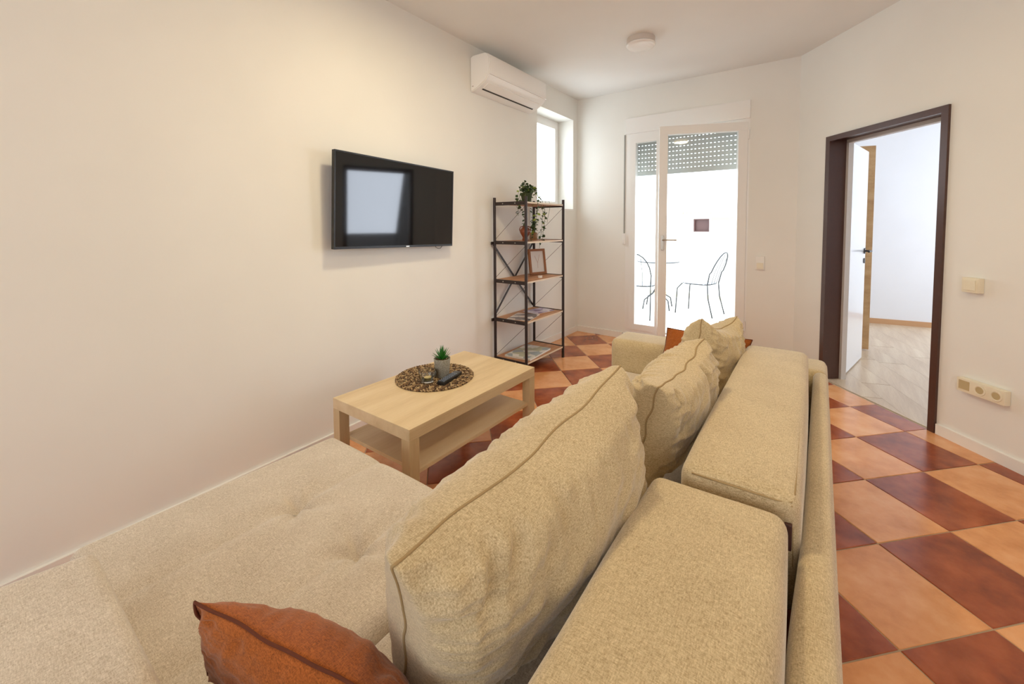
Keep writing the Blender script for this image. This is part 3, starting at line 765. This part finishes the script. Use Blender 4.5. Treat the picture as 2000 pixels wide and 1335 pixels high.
def add_leaf(p, root, which=None):
    global nleaf
    if nleaf > 285: return
    nleaf += 1
    me = lms[which if which is not None else random.choice((0, 0, 1, 1, 2))]
    o = bpy.data.objects.new('leaf', me); COL.objects.link(o); o.parent = root
    o.location = Vector(p) - root.location; o.rotation_euler = (random.uniform(-1.4, 1.0), random.uniform(-1, 1), random.uniform(0, 6.28)); s = random.uniform(0.8, 1.3); o.scale = (s, s, s)
def vine(start, out, drop, root, curl=0.0, step=0.026):
    az = math.atan2(out[1], out[0]); ol = math.hypot(*out); pts = []; N = 10
    for i in range(N + 1):
        t = i / N; rr = ol * min(1, t * 2.2) + 0.012 * math.sin(t * 7 + start[0] * 50); up = 0.05 * math.sin(min(1, t * 2.2) * math.pi) * (1 if drop > 0 else 1)
        pts.append((start[0] + rr * math.cos(az + curl * t), start[1] + rr * math.sin(az + curl * t), start[2] + up - drop * max(0, t - 0.25) / 0.75))
    obj('stem', T(pts, 0.0014, seg=5), M['stem'], root)
    tot = sum((Vector(a) - Vector(b)).length for a, b in zip(pts, pts[1:])); k = int(tot / step)
    for j in range(k):
        t = j / k * N; i = min(int(t), N - 1); p = Vector(pts[i]).lerp(Vector(pts[i + 1]), t - i)
        add_leaf(p, root); 
        if random.random() < 0.45: add_leaf(p, root)
top = (ivc.x, ivc.y, ivc.z + 0.085)
for i in range(13):   # upright crown sprays
    az = i * 2.4; el = random.uniform(0.5, 1.4); L = random.uniform(0.07, 0.135)
    e = Vector((math.cos(az) * math.cos(el), math.sin(az) * math.cos(el), math.sin(el))) * L
    obj('stem', T([top, Vector(top) + e * 0.5 + Vector((0, 0, 0.01)), Vector(top) + e], 0.0013, seg=5), M['stem'], iv)
    for t in (0.3, 0.5, 0.65, 0.8, 0.9, 1.0): add_leaf(Vector(top) + e * t, iv)
for out, drop in (((0.04, -0.15), 0.20), ((0.05, -0.10), 0.36), ((0.09, -0.05), 0.44), ((0.15, 0.03), 0.48), ((0.13, 0.08), 0.44), ((0.02, -0.20), 0.16), ((0.17, -0.05), 0.34), ((0.10, 0.13), 0.20), ((0.16, 0.12), 0.26)):
    vine(top, out, drop, iv, random.uniform(-.3, .3))

vc = Vector((0.235, 2.99, 1.1295))
vs_ = thing('vase', vc, 'small brown glazed pottery vase on the second board of the rack', 'vase')
obj('vase_body', lathe([(0.001, 0), (0.026, 0), (0.028, 0.01), (0.022, 0.03), (0.030, 0.045), (0.047, 0.075), (0.046, 0.095), (0.030, 0.115), (0.019, 0.125), (0.021, 0.138), (0.017, 0.138), (0.015, 0.12), (0.001, 0.12)], vc, 28), M['terracotta'], vs_, True)
for s in (-1, 1):
    d = Vector((0.58, -0.81, 0)) * 1; d = Vector((0.82, 0.57, 0)) * s
    obj('handle', T([vc + d * 0.020 + Vector((0, 0, 0.128)), vc + d * 0.042 + Vector((0, 0, 0.122)), vc + d * 0.050 + Vector((0, 0, 0.10)), vc + d * 0.045 + Vector((0, 0, 0.085))], 0.0045, seg=6), M['terracotta'], vs_, True)
jc = Vector((0.115, 3.30, 1.1295))
jr = thing('potted_sprig', jc, 'small brown jar with a leafy sprig beside the rear post on the second board', 'potted plant')
obj('pot', lathe([(0.001, 0), (0.036, 0), (0.038, 0.006), (0.038, 0.062), (0.034, 0.068), (0.030, 0.066), (0.030, 0.05), (0.001, 0.05)], jc, 24), mat('honey_pot', (156, 118, 78), 0.45), jr, True, sharp=50)
for i in range(9):
    az = i * 2.4; L = random.uniform(0.06, 0.16) if i else 0.19; sp = 0.02
    e = Vector((math.cos(az) * sp, math.sin(az) * sp, L)); b0 = jc + Vector((0, 0, 0.05))
    obj('stem', T([b0, b0 + e * .5, b0 + e], 0.0013, seg=5), M['stem'], jr)
    nl = nleaf; nleaf = 0
    for t in (0.35, 0.5, 0.65, 0.8, 0.92, 1.0): add_leaf(b0 + e * t, jr, random.choice((0, 1, 2)))
    nleaf = nl
tr_ = Vector((0.10, 3.33, 1.4625))
ty = thing('tray', tr_, 'small flat grey tray on the top board of the rack', 'tray')
obj('dish', lathe([(0.001, 0.0), (0.055, 0.0), (0.068, 0.009), (0.066, 0.010), (0.054, 0.003), (0.001, 0.003)], tr_, 28), mat('grey_tray', (176, 168, 156), 0.5), ty, True)

# picture frame leaning on the third board
fa = Vector((0.120, 3.235, 0.7945)); fb = Vector((0.185, 3.420, 0.7945)); fd = (fb - fa).normalized(); fw = (fb - fa).length; fn = Vector((fd.y, -fd.x, 0))
lean = math.radians(9); up = (Vector((0, 0, 1)) * math.cos(lean) - fn * math.sin(lean)); nf = fd.cross(up) 
mf = Matrix(((fd.x, nf.x, up.x, fa.x), (fd.y, nf.y, up.y, fa.y), (fd.z, nf.z, up.z, fa.z + 0.002), (0, 0, 0, 1)))
pf = thing('picture_frame', (fa + fb) / 2, 'brown wooden picture frame leaning on the third board of the rack', 'picture frame')
bm = bmesh.new(); fh = 0.245; bwf = 0.022
for a0, a1, h0, h1 in ((0, fw, 0, bwf), (0, fw, fh - bwf, fh), (0, bwf, bwf, fh - bwf), (fw - bwf, fw, bwf, fh - bwf)): box(bm, a0, a1, -0.008, 0.010, h0, h1, mf, bev=0.0015)
obj('frame', bm, M['frame_w'], pf)
obj('print', B(bwf, fw - bwf, -0.002, 0.003, bwf, fh - bwf, mt=mf), M['paper'], pf)
bm = bmesh.new()
for (xa, za, xc, zc) in ((0.07, 0.18, 0.10, 0.11), (0.13, 0.19, 0.10, 0.11), (0.10, 0.11, 0.098, 0.06)):
    tube(bm, [mf @ Vector((xa, 0.0034, za)), mf @ Vector((xc, 0.0034, zc))], 0.0016, seg=5)
obj('drawn_line', bm, mat('rose_ink', (206, 176, 168), 0.6), pf)
tc_ = Vector((0.30, 3.13, 0.7945))
tl = thing('tealight', tc_, 'small white candle on the third board in front of the picture frame', 'candle')
obj('cup', lathe([(0.001, 0), (0.019, 0), (0.020, 0.018), (0.018, 0.018), (0.001, 0.014)], tc_, 20), M['paper'], tl, True, sharp=50)
obj('wick', T([tc_ + Vector((0, 0, 0.013)), tc_ + Vector((0, 0, 0.022))], 0.001, seg=5), M['black'], tl)

def magazine(name, cx_, cy_, z, L, w, th, rot, m, label, pages=True):
    t = thing(name, (cx_, cy_, z), label, 'magazine')
    mm = Matrix.Translation((cx_, cy_, z)) @ Matrix.Rotation(rot, 4, 'Z')
    obj('pages', B(-w / 2, w / 2, -L / 2, L / 2, 0.0, th, mt=mm), M['paper'], t)
    obj('front_cover', B(-w / 2 - 0.001, w / 2 + 0.001, -L / 2 - 0.001, L / 2 + 0.001, th, th + 0.0008, mt=mm), m, t)
    return t
magazine('magazine', 0.225, 2.975, 0.4555, 0.27, 0.21, 0.004, 0.25, M['mag1'], 'open printed magazine with photos at the near end of the fourth board')
magazine('magazine', 0.195, 3.27, 0.4555, 0.25, 0.18, 0.003, -0.2, M['mag2'], 'pale violet brochure at the far end of the fourth board')
magazine('magazine', 0.215, 3.06, 0.1095, 0.38, 0.26, 0.014, 0.08, M['mag3'], 'large magazine with a landscape cover on the bottom board')

# ================================================================ SOFA
def soft_box(bm, x0, x1, y0, y1, z0, z1, r, nx, ny, nz, puff=0.0, mt=None, fn=None, seed=0.0):
    """rounded, slightly puffed upholstered block"""
    def lin_(a, b, n):
        # denser near the ends
        out = []
        for i in range(n + 1):
            t = i / n; out.append(a + (b - a) * (0.5 - 0.5 * math.cos(math.pi * t)) * 0.5 + (b - a) * t * 0.5)
        return out
    xs, ys, zs = lin_(x0, x1, nx), lin_(y0, y1, ny), lin_(z0, z1, nz)
    V = {}
    cx, cy, cz = (x0 + x1) / 2, (y0 + y1) / 2, (z0 + z1) / 2; hx, hy, hz = (x1 - x0) / 2, (y1 - y0) / 2, (z1 - z0) / 2
    def vert(i, j, k):
        key = (i, j, k)
        if key in V: return V[key]
        p = Vector((xs[i], ys[j], zs[k]))
        q = Vector((min(max(p.x, x0 + r), x1 - r), min(max(p.y, y0 + r), y1 - r), min(max(p.z, z0 + r), z1 - r)))
        d = p - q
        if d.length > 1e-9:
            # map the cube shell to the rounded shell
            m = max(abs(d.x), abs(d.y), abs(d.z)); p = q + d.normalized() * m
        u, v, w = (p.x - cx) / hx, (p.y - cy) / hy, (p.z - cz) / hz
        if puff:
            fz = (1 - u * u) * (1 - v * v); fx = (1 - v * v) * (1 - w * w); fy = (1 - u * u) * (1 - w * w)
            p.z += puff * max(fz, 0) ** 0.6 * (1 if w > 0 else 0) * abs(w); p.x += puff * 0.7 * max(fx, 0) ** 0.6 * u; p.y += puff * 0.7 * max(fy, 0) ** 0.6 * v
            nn_ = noise.noise(Vector((p.x * 4 + seed, p.y * 4, p.z * 4))) * puff * 0.25
            p += Vector((u, v, w)) * nn_
        if fn: p = fn(p, (u, v, w))
        if mt: p = mt @ p
        V[key] = bm.verts.new(p); return V[key]
    for i in range(nx):
        for j in range(ny):
            bm.faces.new((vert(i, j, nz), vert(i + 1, j, nz), vert(i + 1, j + 1, nz), vert(i, j + 1, nz)))
            bm.faces.new((vert(i, j, 0), vert(i, j + 1, 0), vert(i + 1, j + 1, 0), vert(i + 1, j, 0)))
    for i in range(nx):
        for k in range(nz):
            bm.faces.new((vert(i, 0, k), vert(i + 1, 0, k), vert(i + 1, 0, k + 1), vert(i, 0, k + 1)))
            bm.faces.new((vert(i, ny, k), vert(i, ny, k + 1), vert(i + 1, ny, k + 1), vert(i + 1, ny, k)))
    for j in range(ny):
        for k in range(nz):
            bm.faces.new((vert(0, j, k), vert(0, j, k + 1), vert(0, j + 1, k + 1), vert(0, j + 1, k)))
            bm.faces.new((vert(nx, j, k), vert(nx, j + 1, k), vert(nx, j + 1, k + 1), vert(nx, j, k + 1)))
    return bm

sf = thing('sofa', (1.8, 1.2, 0), 'large beige corner sofa bed with chaise, seen from behind its back', 'sofa')
SZT = 0.44
# chaise mattress with tufted buttons
btn = [(1.09, 0.585), (1.385, 0.593)]
def tuft(p, uvw):
    if uvw[2] > 0.5:
        dz = 0
        for bx, by in btn:
            d2_ = ((p.x - bx) ** 2 + (p.y - by) ** 2) ** 0.5; an_ = math.atan2(p.y - by, p.x - bx)
            star = 1 + 0.45 * math.cos(5 * an_ + bx * 3)
            dz -= 0.040 * math.exp(-(d2_ / (0.022 * star)) ** 1.1) + 0.011 * math.exp(-(d2_ / (0.075 * star)) ** 2)
        for bx in (1.09, 1.385):
            dz -= 0.006 * math.exp(-(abs(p.x - bx) / 0.008)) + 0.003 * math.exp(-(abs(p.x - bx) / 0.04) ** 2)
        p.z += dz
    return p
bm = soft_box(bmesh.new(), 0.780, 1.62, 0.160, 0.880, 0.20, SZT, 0.030, 120, 90, 10, 0.008, fn=tuft)
obj('chaise_mattress', bm, M['fab'], sf, True)
obj('chaise_base', B(0.82, 1.60, 0.19, 0.855, 0.03, 0.20, bev=0.01), M['fab'], sf)
bm = soft_box(bmesh.new(), 1.345, 2.28, 0.886, 2.235, 0.20, SZT, 0.032, 40, 60, 8, 0.010)
obj('seat_mattress', bm, M['fab'], sf, True)
bm = soft_box(bmesh.new(), 1.625, 2.28, 0.160, 0.882, 0.20, SZT, 0.032, 30, 30, 8, 0.006)
obj('corner_seat', bm, M['fab'], sf, True)
obj('seat_base', B(1.37, 2.27, 0.19, 2.20, 0.03, 0.20, bev=0.01), M['fab'], sf)
# near arm, far arm, back panel
def arm_near(p, uvw):
    if p.x < 1.3 and p.y < 0.14: p.x -= (0.14 - p.y) * 0.22 * (1.3 - p.x) / 0.17
    return p
bm = soft_box(bmesh.new(), 1.120, 2.375, -0.14, 0.166, 0.03, 0.60, 0.022, 60, 24, 14, 0.006, fn=arm_near)
obj('armrest', bm, M['fab'], sf, True)
bm = soft_box(bmesh.new(), 1.362, 2.385, 2.242, 2.470, 0.03, 0.605, 0.030, 50, 18, 14, 0.006)
obj('armrest', bm, M['fab_shaded'], sf, True)
def back_fn(p, uvw):
    # the panel is thinner towards the far arm and bellies a little
    t = (p.y - 0.15) / 2.09
    if uvw[0] < 0: p.x += 0.022 * t - 0.010 * math.exp(-((p.y - 0.72) / 0.25) ** 2)
    else: p.x += 0.014 * t
    return p
bm = soft_box(bmesh.new(), 2.310, 2.372, 0.156, 2.238, 0.03, 0.612, 0.026, 10, 90, 16, 0.003, fn=back_fn)
obj('back_panel', bm, M['fab_shaded'], sf, True)
obj('foot', T([(1.45, 2.36, 0.0), (1.45, 2.36, 0.031)], 0.02, seg=12), M['black'], sf)
for q in ((2.30, 0.0), (2.30, 2.36), (0.88, 0.26), (0.88, 0.80), (1.2, 0.0), (1.43, 1.5)): obj('foot', T([(q[0], q[1], 0), (q[0], q[1], 0.031)], 0.02, seg=12), M['black'], sf)
# chaise end seam
# bolsters behind the cushions
def bolster(name, x0, x1, y0, y1, z0, z1, rot, piv, tilt, label, fn=None):
    mt_ = Matrix.Translation(piv) @ Matrix.Rotation(rot, 4, 'Z') @ Matrix.Rotation(tilt, 4, 'Y') @ Matrix.Translation(-Vector(piv))
    bm = soft_box(bmesh.new(), x0, x1, y0, y1, z0, z1, 0.028, 30, 60, 18, 0.010, mt=mt_, seed=y0 * 9, fn=fn)
    o = obj(name, bm, M['fab_shaded'], None, True, loc=((x0 + x1) / 2, (y0 + y1) / 2, z0))
    tag(o, label, 'cushion', 'firm back bolsters'); return o, mt_
A_, mA = bolster('back_bolster', 2.028, 2.296, 0.185, 0.962, 0.452, 0.684, math.radians(1.0), (2.29, 0.9, 0.6), 0.0, 'near firm beige back bolster with a plain top, at the bottom edge of the photo')
B_, mB = bolster('back_bolster', 2.075, 2.315, 0.985, 2.195, 0.452, 0.702, math.radians(0.3), (2.3, 1.5, 0.6), 0.0, 'far firm beige back bolster with piped edge and leather tag')
# piped edge of the far bolster
def pipe(pts, r, parent, m, name='piping'):
    return obj(name, T(pts, r, seg=6), m, parent, True)
zt = 0.700; xe0, xe1, ye0, ye1 = 2.083, 2.302, 0.988, 2.19
pts = [mB @ Vector(p) for p in ((xe1 - 0.004, ye1 - 0.03, zt - 0.002), (xe1, 1.6, zt - 0.001), (xe1, ye0 + 0.03, zt - 0.003), (xe1 - 0.005, ye0 + 0.006, zt - 0.010), (xe1 - 0.03, ye0 + 0.001, zt - 0.012), (2.2, ye0 - 0.0035, zt - 0.009), (xe0 + 0.02, ye0 + 0.001, zt - 0.012))]
pipe(pts, 0.0022, B_, M['seam'])
pts = [mB @ Vector(p) for p in ((xe1 - 0.004, ye0 + 0.003, zt - 0.014), (xe1 - 0.001, ye0 + 0.001, 0.62), (xe1, ye0 + 0.001, 0.48))]
pipe(pts, 0.0018, B_, M['seam'])
bm = bmesh.new(); box(bm, 2.286, 2.300, 0.975, 0.986, 0.598, 0.652, mB, bev=0.003)
obj('leather_tag', bm, M['leather'], B_)

# ---------------------------------------------------------------- cushions
def pillow(name, TL, TR, BR, BL, th_f, th_b, label, m, ms, group, n=64, seed=0, wr=0.006, exp_=0.62, sag=0.0, seam=True, pinch=0.05, eu=None):
    """four corners in world space; front normal = (TR-TL) x (BL-TL) side gets th_f, rear side th_b"""
    TL, TR, BR, BL = map(Vector, (TL, TR, BR, BL)); ctr = (TL + TR + BR + BL) / 4
    nrm = ((TR - TL) + (BR - BL)).cross((BL - TL) + (BR - TR)).normalized()
    bm = bmesh.new(); rows = {}
    def base(u, v):
        # edges bow inwards between the corners
        bu, bv = u, v
        u2 = u * (1 - pinch * (1 - v * v) * 0 ) ; 
        a = (u + 1) / 2; b = (v + 1) / 2
        p = TL * (1 - a) * (1 - b) + TR * a * (1 - b) + BR * a * b + BL * (1 - a) * b
        p0 = TL * 0 + ctr
        k = pinch * ((1 - u * u) * abs(v) ** 3 + (1 - v * v) * abs(u) ** 3)
        p = p + (p0 - p) * k
        return p
    def height(u, v, side):
        e = max(0.0, (1 - u ** 2)) ** (eu or exp_) * max(0.0, (1 - v ** 2)) ** exp_
        h = e
        # wrinkles running in from the edges
        du, dv = 1 - abs(u), 1 - abs(v)
        w1 = (0.45 - abs(noise.noise(Vector((u * 6.5 + seed + v * 0.8, v * 1.1, side * 3.0)))) * 2.2) * math.exp(-dv / 0.42) * min(1, dv * 7)
        w2 = (0.45 - abs(noise.noise(Vector((v * 5.5 + seed * 2, u * 1.1 + 5, side * 3.0)))) * 2.2) * math.exp(-du / 0.30) * min(1, du * 7)
        w3 = noise.noise(Vector((u * 2.1 + seed, v * 2.1, side + 9.0))) * 0.8 * e
        dg = noise.noise(Vector(((u + v) * 4.5 + seed, (u - v) * 0.9, side * 5.0))) * 0.7 * e
        return h, (w1 + w2) * 1.7 + w3 + dg
    def vert(i, j, s):
        u = -1 + 2 * i / n; v = -1 + 2 * j / n
        u = math.sin(u * math.pi / 2) * 0.6 + u * 0.4; v = math.sin(v * math.pi / 2) * 0.6 + v * 0.4
        edge = i in (0, n) or j in (0, n)
        key = (i, j, 0 if edge else s)
        if key in rows: return rows[key]
        p = base(u, v)
        if not edge:
            h, w = height(u, v, s)
            th = th_f if s > 0 else th_b
            p = p + nrm * s * (th * h + wr * w)
        if edge:
            p = p + nrm * (0.016 if n > 70 else 0.006) * noise.noise(Vector((u * 2.6 + seed, v * 2.6, 0)))
        p.z -= sag * (1 - u * u) * (1 - b_fun(v))
        rows[key] = bm.verts.new(p); return rows[key]
    def b_fun(v): return (v + 1) / 2
    for s in (1, -1):
        for i in range(n):
            for j in range(n):
                q = [vert(i, j, s), vert(i + 1, j, s), vert(i + 1, j + 1, s), vert(i, j + 1, s)]
                bm.faces.new(q if s > 0 else q[::-1])
    edge_pts = []
    for i in range(0, n + 1, 2): edge_pts.append(rows[(i, 0, 0)].co.copy())
    for j in range(2, n + 1, 2): edge_pts.append(rows[(n, j, 0)].co.copy())
    for i in range(n - 2, -1, -2): edge_pts.append(rows[(i, n, 0)].co.copy())
    for j in range(n - 2, 0, -2): edge_pts.append(rows[(0, j, 0)].co.copy())
    bmesh.ops.recalc_face_normals(bm, faces=bm.faces)
    zmin = min(v.co.z for v in bm.verts)
    o = obj(name, bm, m, None, True, loc=(ctr.x, ctr.y, zmin))
    tag(o, label, 'cushion', group)
    if seam: obj('seam', tube(bmesh.new(), edge_pts, 0.0026, seg=6, closed=True), ms, o, True)
    return o

pillow('sofa_cushion', (1.868, 0.335, 0.805), (1.925, 0.995, 0.905), (1.925, 1.01, 0.48), (1.785, 0.40, 0.47), 0.150, 0.145,
       'largest beige sofa cushion, nearest, wrinkled with a piped seam along its top', M['fab_shaded'], M['seam'], 'loose beige back cushions', n=100, seed=1.3, wr=0.016, exp_=0.38, eu=0.28, pinch=0.07, sag=0.012)
pillow('sofa_cushion', (1.985, 1.110, 0.825), (2.015, 1.545, 0.862), (1.97, 1.66, 0.50), (1.90, 1.12, 0.50), 0.135, 0.095,
       'middle beige sofa cushion, crumpled with a pale seam on top', M['fab_shaded'], M['seam'], 'loose beige back cushions', n=90, seed=5.1, wr=0.016, exp_=0.40, eu=0.24, pinch=0.08, sag=0.015)
pillow('sofa_cushion', (1.935, 1.875, 0.862), (2.030, 2.17, 0.830), (1.985, 2.13, 0.50), (1.89, 1.80, 0.50), 0.135, 0.105,
       'farthest beige sofa cushion, standing in the far corner of the sofa', M['fab_shaded'], M['seam'], 'loose beige back cushions', n=80, seed=8.7, wr=0.015, exp_=0.42, eu=0.30, pinch=0.10, sag=0.035)
pillow('throw_cushion', (1.505, 0.222, 0.645), (1.93, 0.335, 0.63), (1.90, 0.36, 0.475), (1.465, 0.245, 0.47), 0.085, 0.04,
       'rust brown throw cushion at the bottom edge of the photo by the near armrest', M['rust'], M['seam_r'], None, seed=3.3, wr=0.007)
pillow('throw_cushion', (1.690, 2.235, 0.715), (2.090, 2.235, 0.712), (2.05, 2.16, 0.49), (1.66, 2.16, 0.49), 0.04, 0.04,
       'rust brown throw cushion half hidden behind the farthest beige cushion', M['rust'], M['seam_r'], None, seed=6.3, wr=0.004)

# ================================================================ TERRACE
struct('terrace_floor', B(-3.0, 2.02, YF + 0.34, 7.56, -0.20, 0.0), M['terr_floor'])
struct('wall_parapet', B(-3.0, 2.02, 7.56, 7.72, -0.2, 1.10), M['parapet'])
struct('trim_parapet', B(-3.0, 2.02, 7.535, 7.56, 0.0, 0.07), mat('sand_plinth', (206, 196, 170), 0.8))
struct('wall_terrace_left', B(-3.2, -3.0, YF + 0.34, 7.72, -0.2, 1.10), M['parapet'])

def garden_chair(root_loc, rot, label, group):
    t = thing('garden_chair', root_loc, label, 'garden chair', group)
    m4 = Matrix.Translation(root_loc) @ Matrix.Rotation(rot, 4, 'Z')
    P_ = lambda *p: m4 @ Vector(p)
    sw_, sd = 0.20, 0.20; r = 0.0085
    bm = bmesh.new(); ring = []
    for k in range(20):
        a = 2 * math.pi * k / 20; ring.append(P_(sw_ * math.copysign(abs(math.cos(a)) ** 0.7, math.cos(a)), sd * math.copysign(abs(math.sin(a)) ** 0.7, math.sin(a)), 0.44))
    tube(bm, ring, r, closed=True); obj('seat_ring', bm, M['garden_metal'], t, True)
    bm = bmesh.new()
    for k in range(-4, 5):
        x = k * 0.042; e = sd * (1 - (abs(x) / sw_) ** 2.9) ** (1 / 2.9)
        box(bm, x - 0.017, x + 0.017, -e, e, 0.441, 0.446, m4)
    obj('seat', bm, mat('pale_seat', (190, 198, 210), 0.5), t)
    for s in (-1, 1):
        obj('leg', T([P_(s * 0.17, 0.17, 0.44), P_(s * 0.195, 0.235, 0.36), P_(s * 0.205, 0.255, 0.0)], r), M['garden_metal'], t, True)
        obj('leg', T([P_(s * 0.185, -0.19, 0.44), P_(s * 0.19, -0.205, 0.25), P_(s * 0.20, -0.27, 0.0)], r), M['garden_metal'], t, True)
    arc = [P_(-0.185, -0.19, 0.44), P_(-0.20, -0.225, 0.60)] + [P_(-0.20 * math.cos(a), -0.225 - 0.11 * math.sin(a) * 1.0 - 0.02, 0.62 + 0.27 * math.sin(a)) for a in [math.pi * q / 10 for q in range(0, 11)]] + [P_(0.20, -0.225, 0.60), P_(0.185, -0.19, 0.44)]
    obj('back_frame', T(arc, r), M['garden_metal'], t, True)
    for x in (-0.09, 0.0, 0.09):
        obj('back_rod', T([P_(x * 0.9, -0.20, 0.44), P_(x, -0.25, 0.62), P_(x * 1.0, -0.345, 0.86 - abs(x) * 0.35)], 0.004, seg=6), M['garden_metal'], t, True)
    return t
garden_chair((0.98, 6.27, 0.0), math.radians(78), 'grey metal garden chair seen side-on through the right glass pane', 'garden chairs on the terrace')
garden_chair((0.33, 5.66, 0.0), math.radians(5), 'grey metal garden chair seen through the narrow left glass pane', 'garden chairs on the terrace')
bt = thing('bistro_table', (0.36, 6.35, 0), 'round grey metal bistro table on the terrace', 'table')
obj('tabletop', lathe([(0.001, 0.708), (0.295, 0.708), (0.30, 0.716), (0.295, 0.724), (0.001, 0.726)], (0.36, 6.35, 0), 36), mat('pale_top', (196, 202, 208), 0.4), bt, True, sharp=40)
obj('rim', T([(0.36 + 0.302 * math.cos(2 * math.pi * k / 36), 6.35 + 0.302 * math.sin(2 * math.pi * k / 36), 0.712) for k in range(36)], 0.008, closed=True), M['garden_metal'], bt, True)
for k in range(4):
    a = math.radians(45 + 90 * k + 10); c_, s_ = math.cos(a), math.sin(a)
    obj('leg', T([(0.36 + c_ * 0.03, 6.35 + s_ * 0.03, 0.705), (0.36 + c_ * 0.03, 6.35 + s_ * 0.03, 0.32), (0.36 + c_ * 0.10, 6.35 + s_ * 0.10, 0.22), (0.36 + c_ * 0.24, 6.35 + s_ * 0.24, 0.14), (0.36 + c_ * 0.27, 6.35 + s_ * 0.27, 0.0)], 0.010), M['garden_metal'], bt, True)

# neighbouring house beyond the parapet
hs = thing('house', (-0.6, 16.2, -3.2), 'pale house with small dark windows beyond the terrace parapet', 'house')
YH = 15.0
bm, _ = wall_panels((-7.0, YH), (4.5, YH), 0.3, 1.86, [(5.86, 6.38, 1.03, 1.48), (7.28, 7.72, 1.00, 1.45), (8.85, 9.25, 1.00, 1.62)], z0=-3.2)
obj('facade', bm, M['parapet'], hs)
bm = bmesh.new(); box(bm, -0.56, 0.26, YH - 0.02, YH - 0.002, 0.98, 1.52); obj('brick_patch', bm, M['brick'], hs)
for (a0, a1, z0, z1) in ((-1.14, -0.62, 1.03, 1.48), (0.28, 0.72, 1.00, 1.45), (1.85, 2.25, 1.00, 1.62)):
    f_ = obj('window', frame_ring(bmesh.new(), 'y', a0, a1, z0, z1, 0.04, YH + 0.08, YH + 0.14), M['dark_win'], hs)
    obj('pane', B(a0, a1, YH + 0.18, YH + 0.2, z0, z1), M['dark_win'], f_)
bm = bmesh.new()
for k in range(14): tube(bm, [(-1.5 + k * 0.1283, YH - 0.12, 1.66), (-1.5 + k * 0.1283, YH + 0.9, 1.86)], 0.05, seg=6)
o = obj('roof_tiles', bm, M['roof'], hs); o['kind'] = 'stuff'
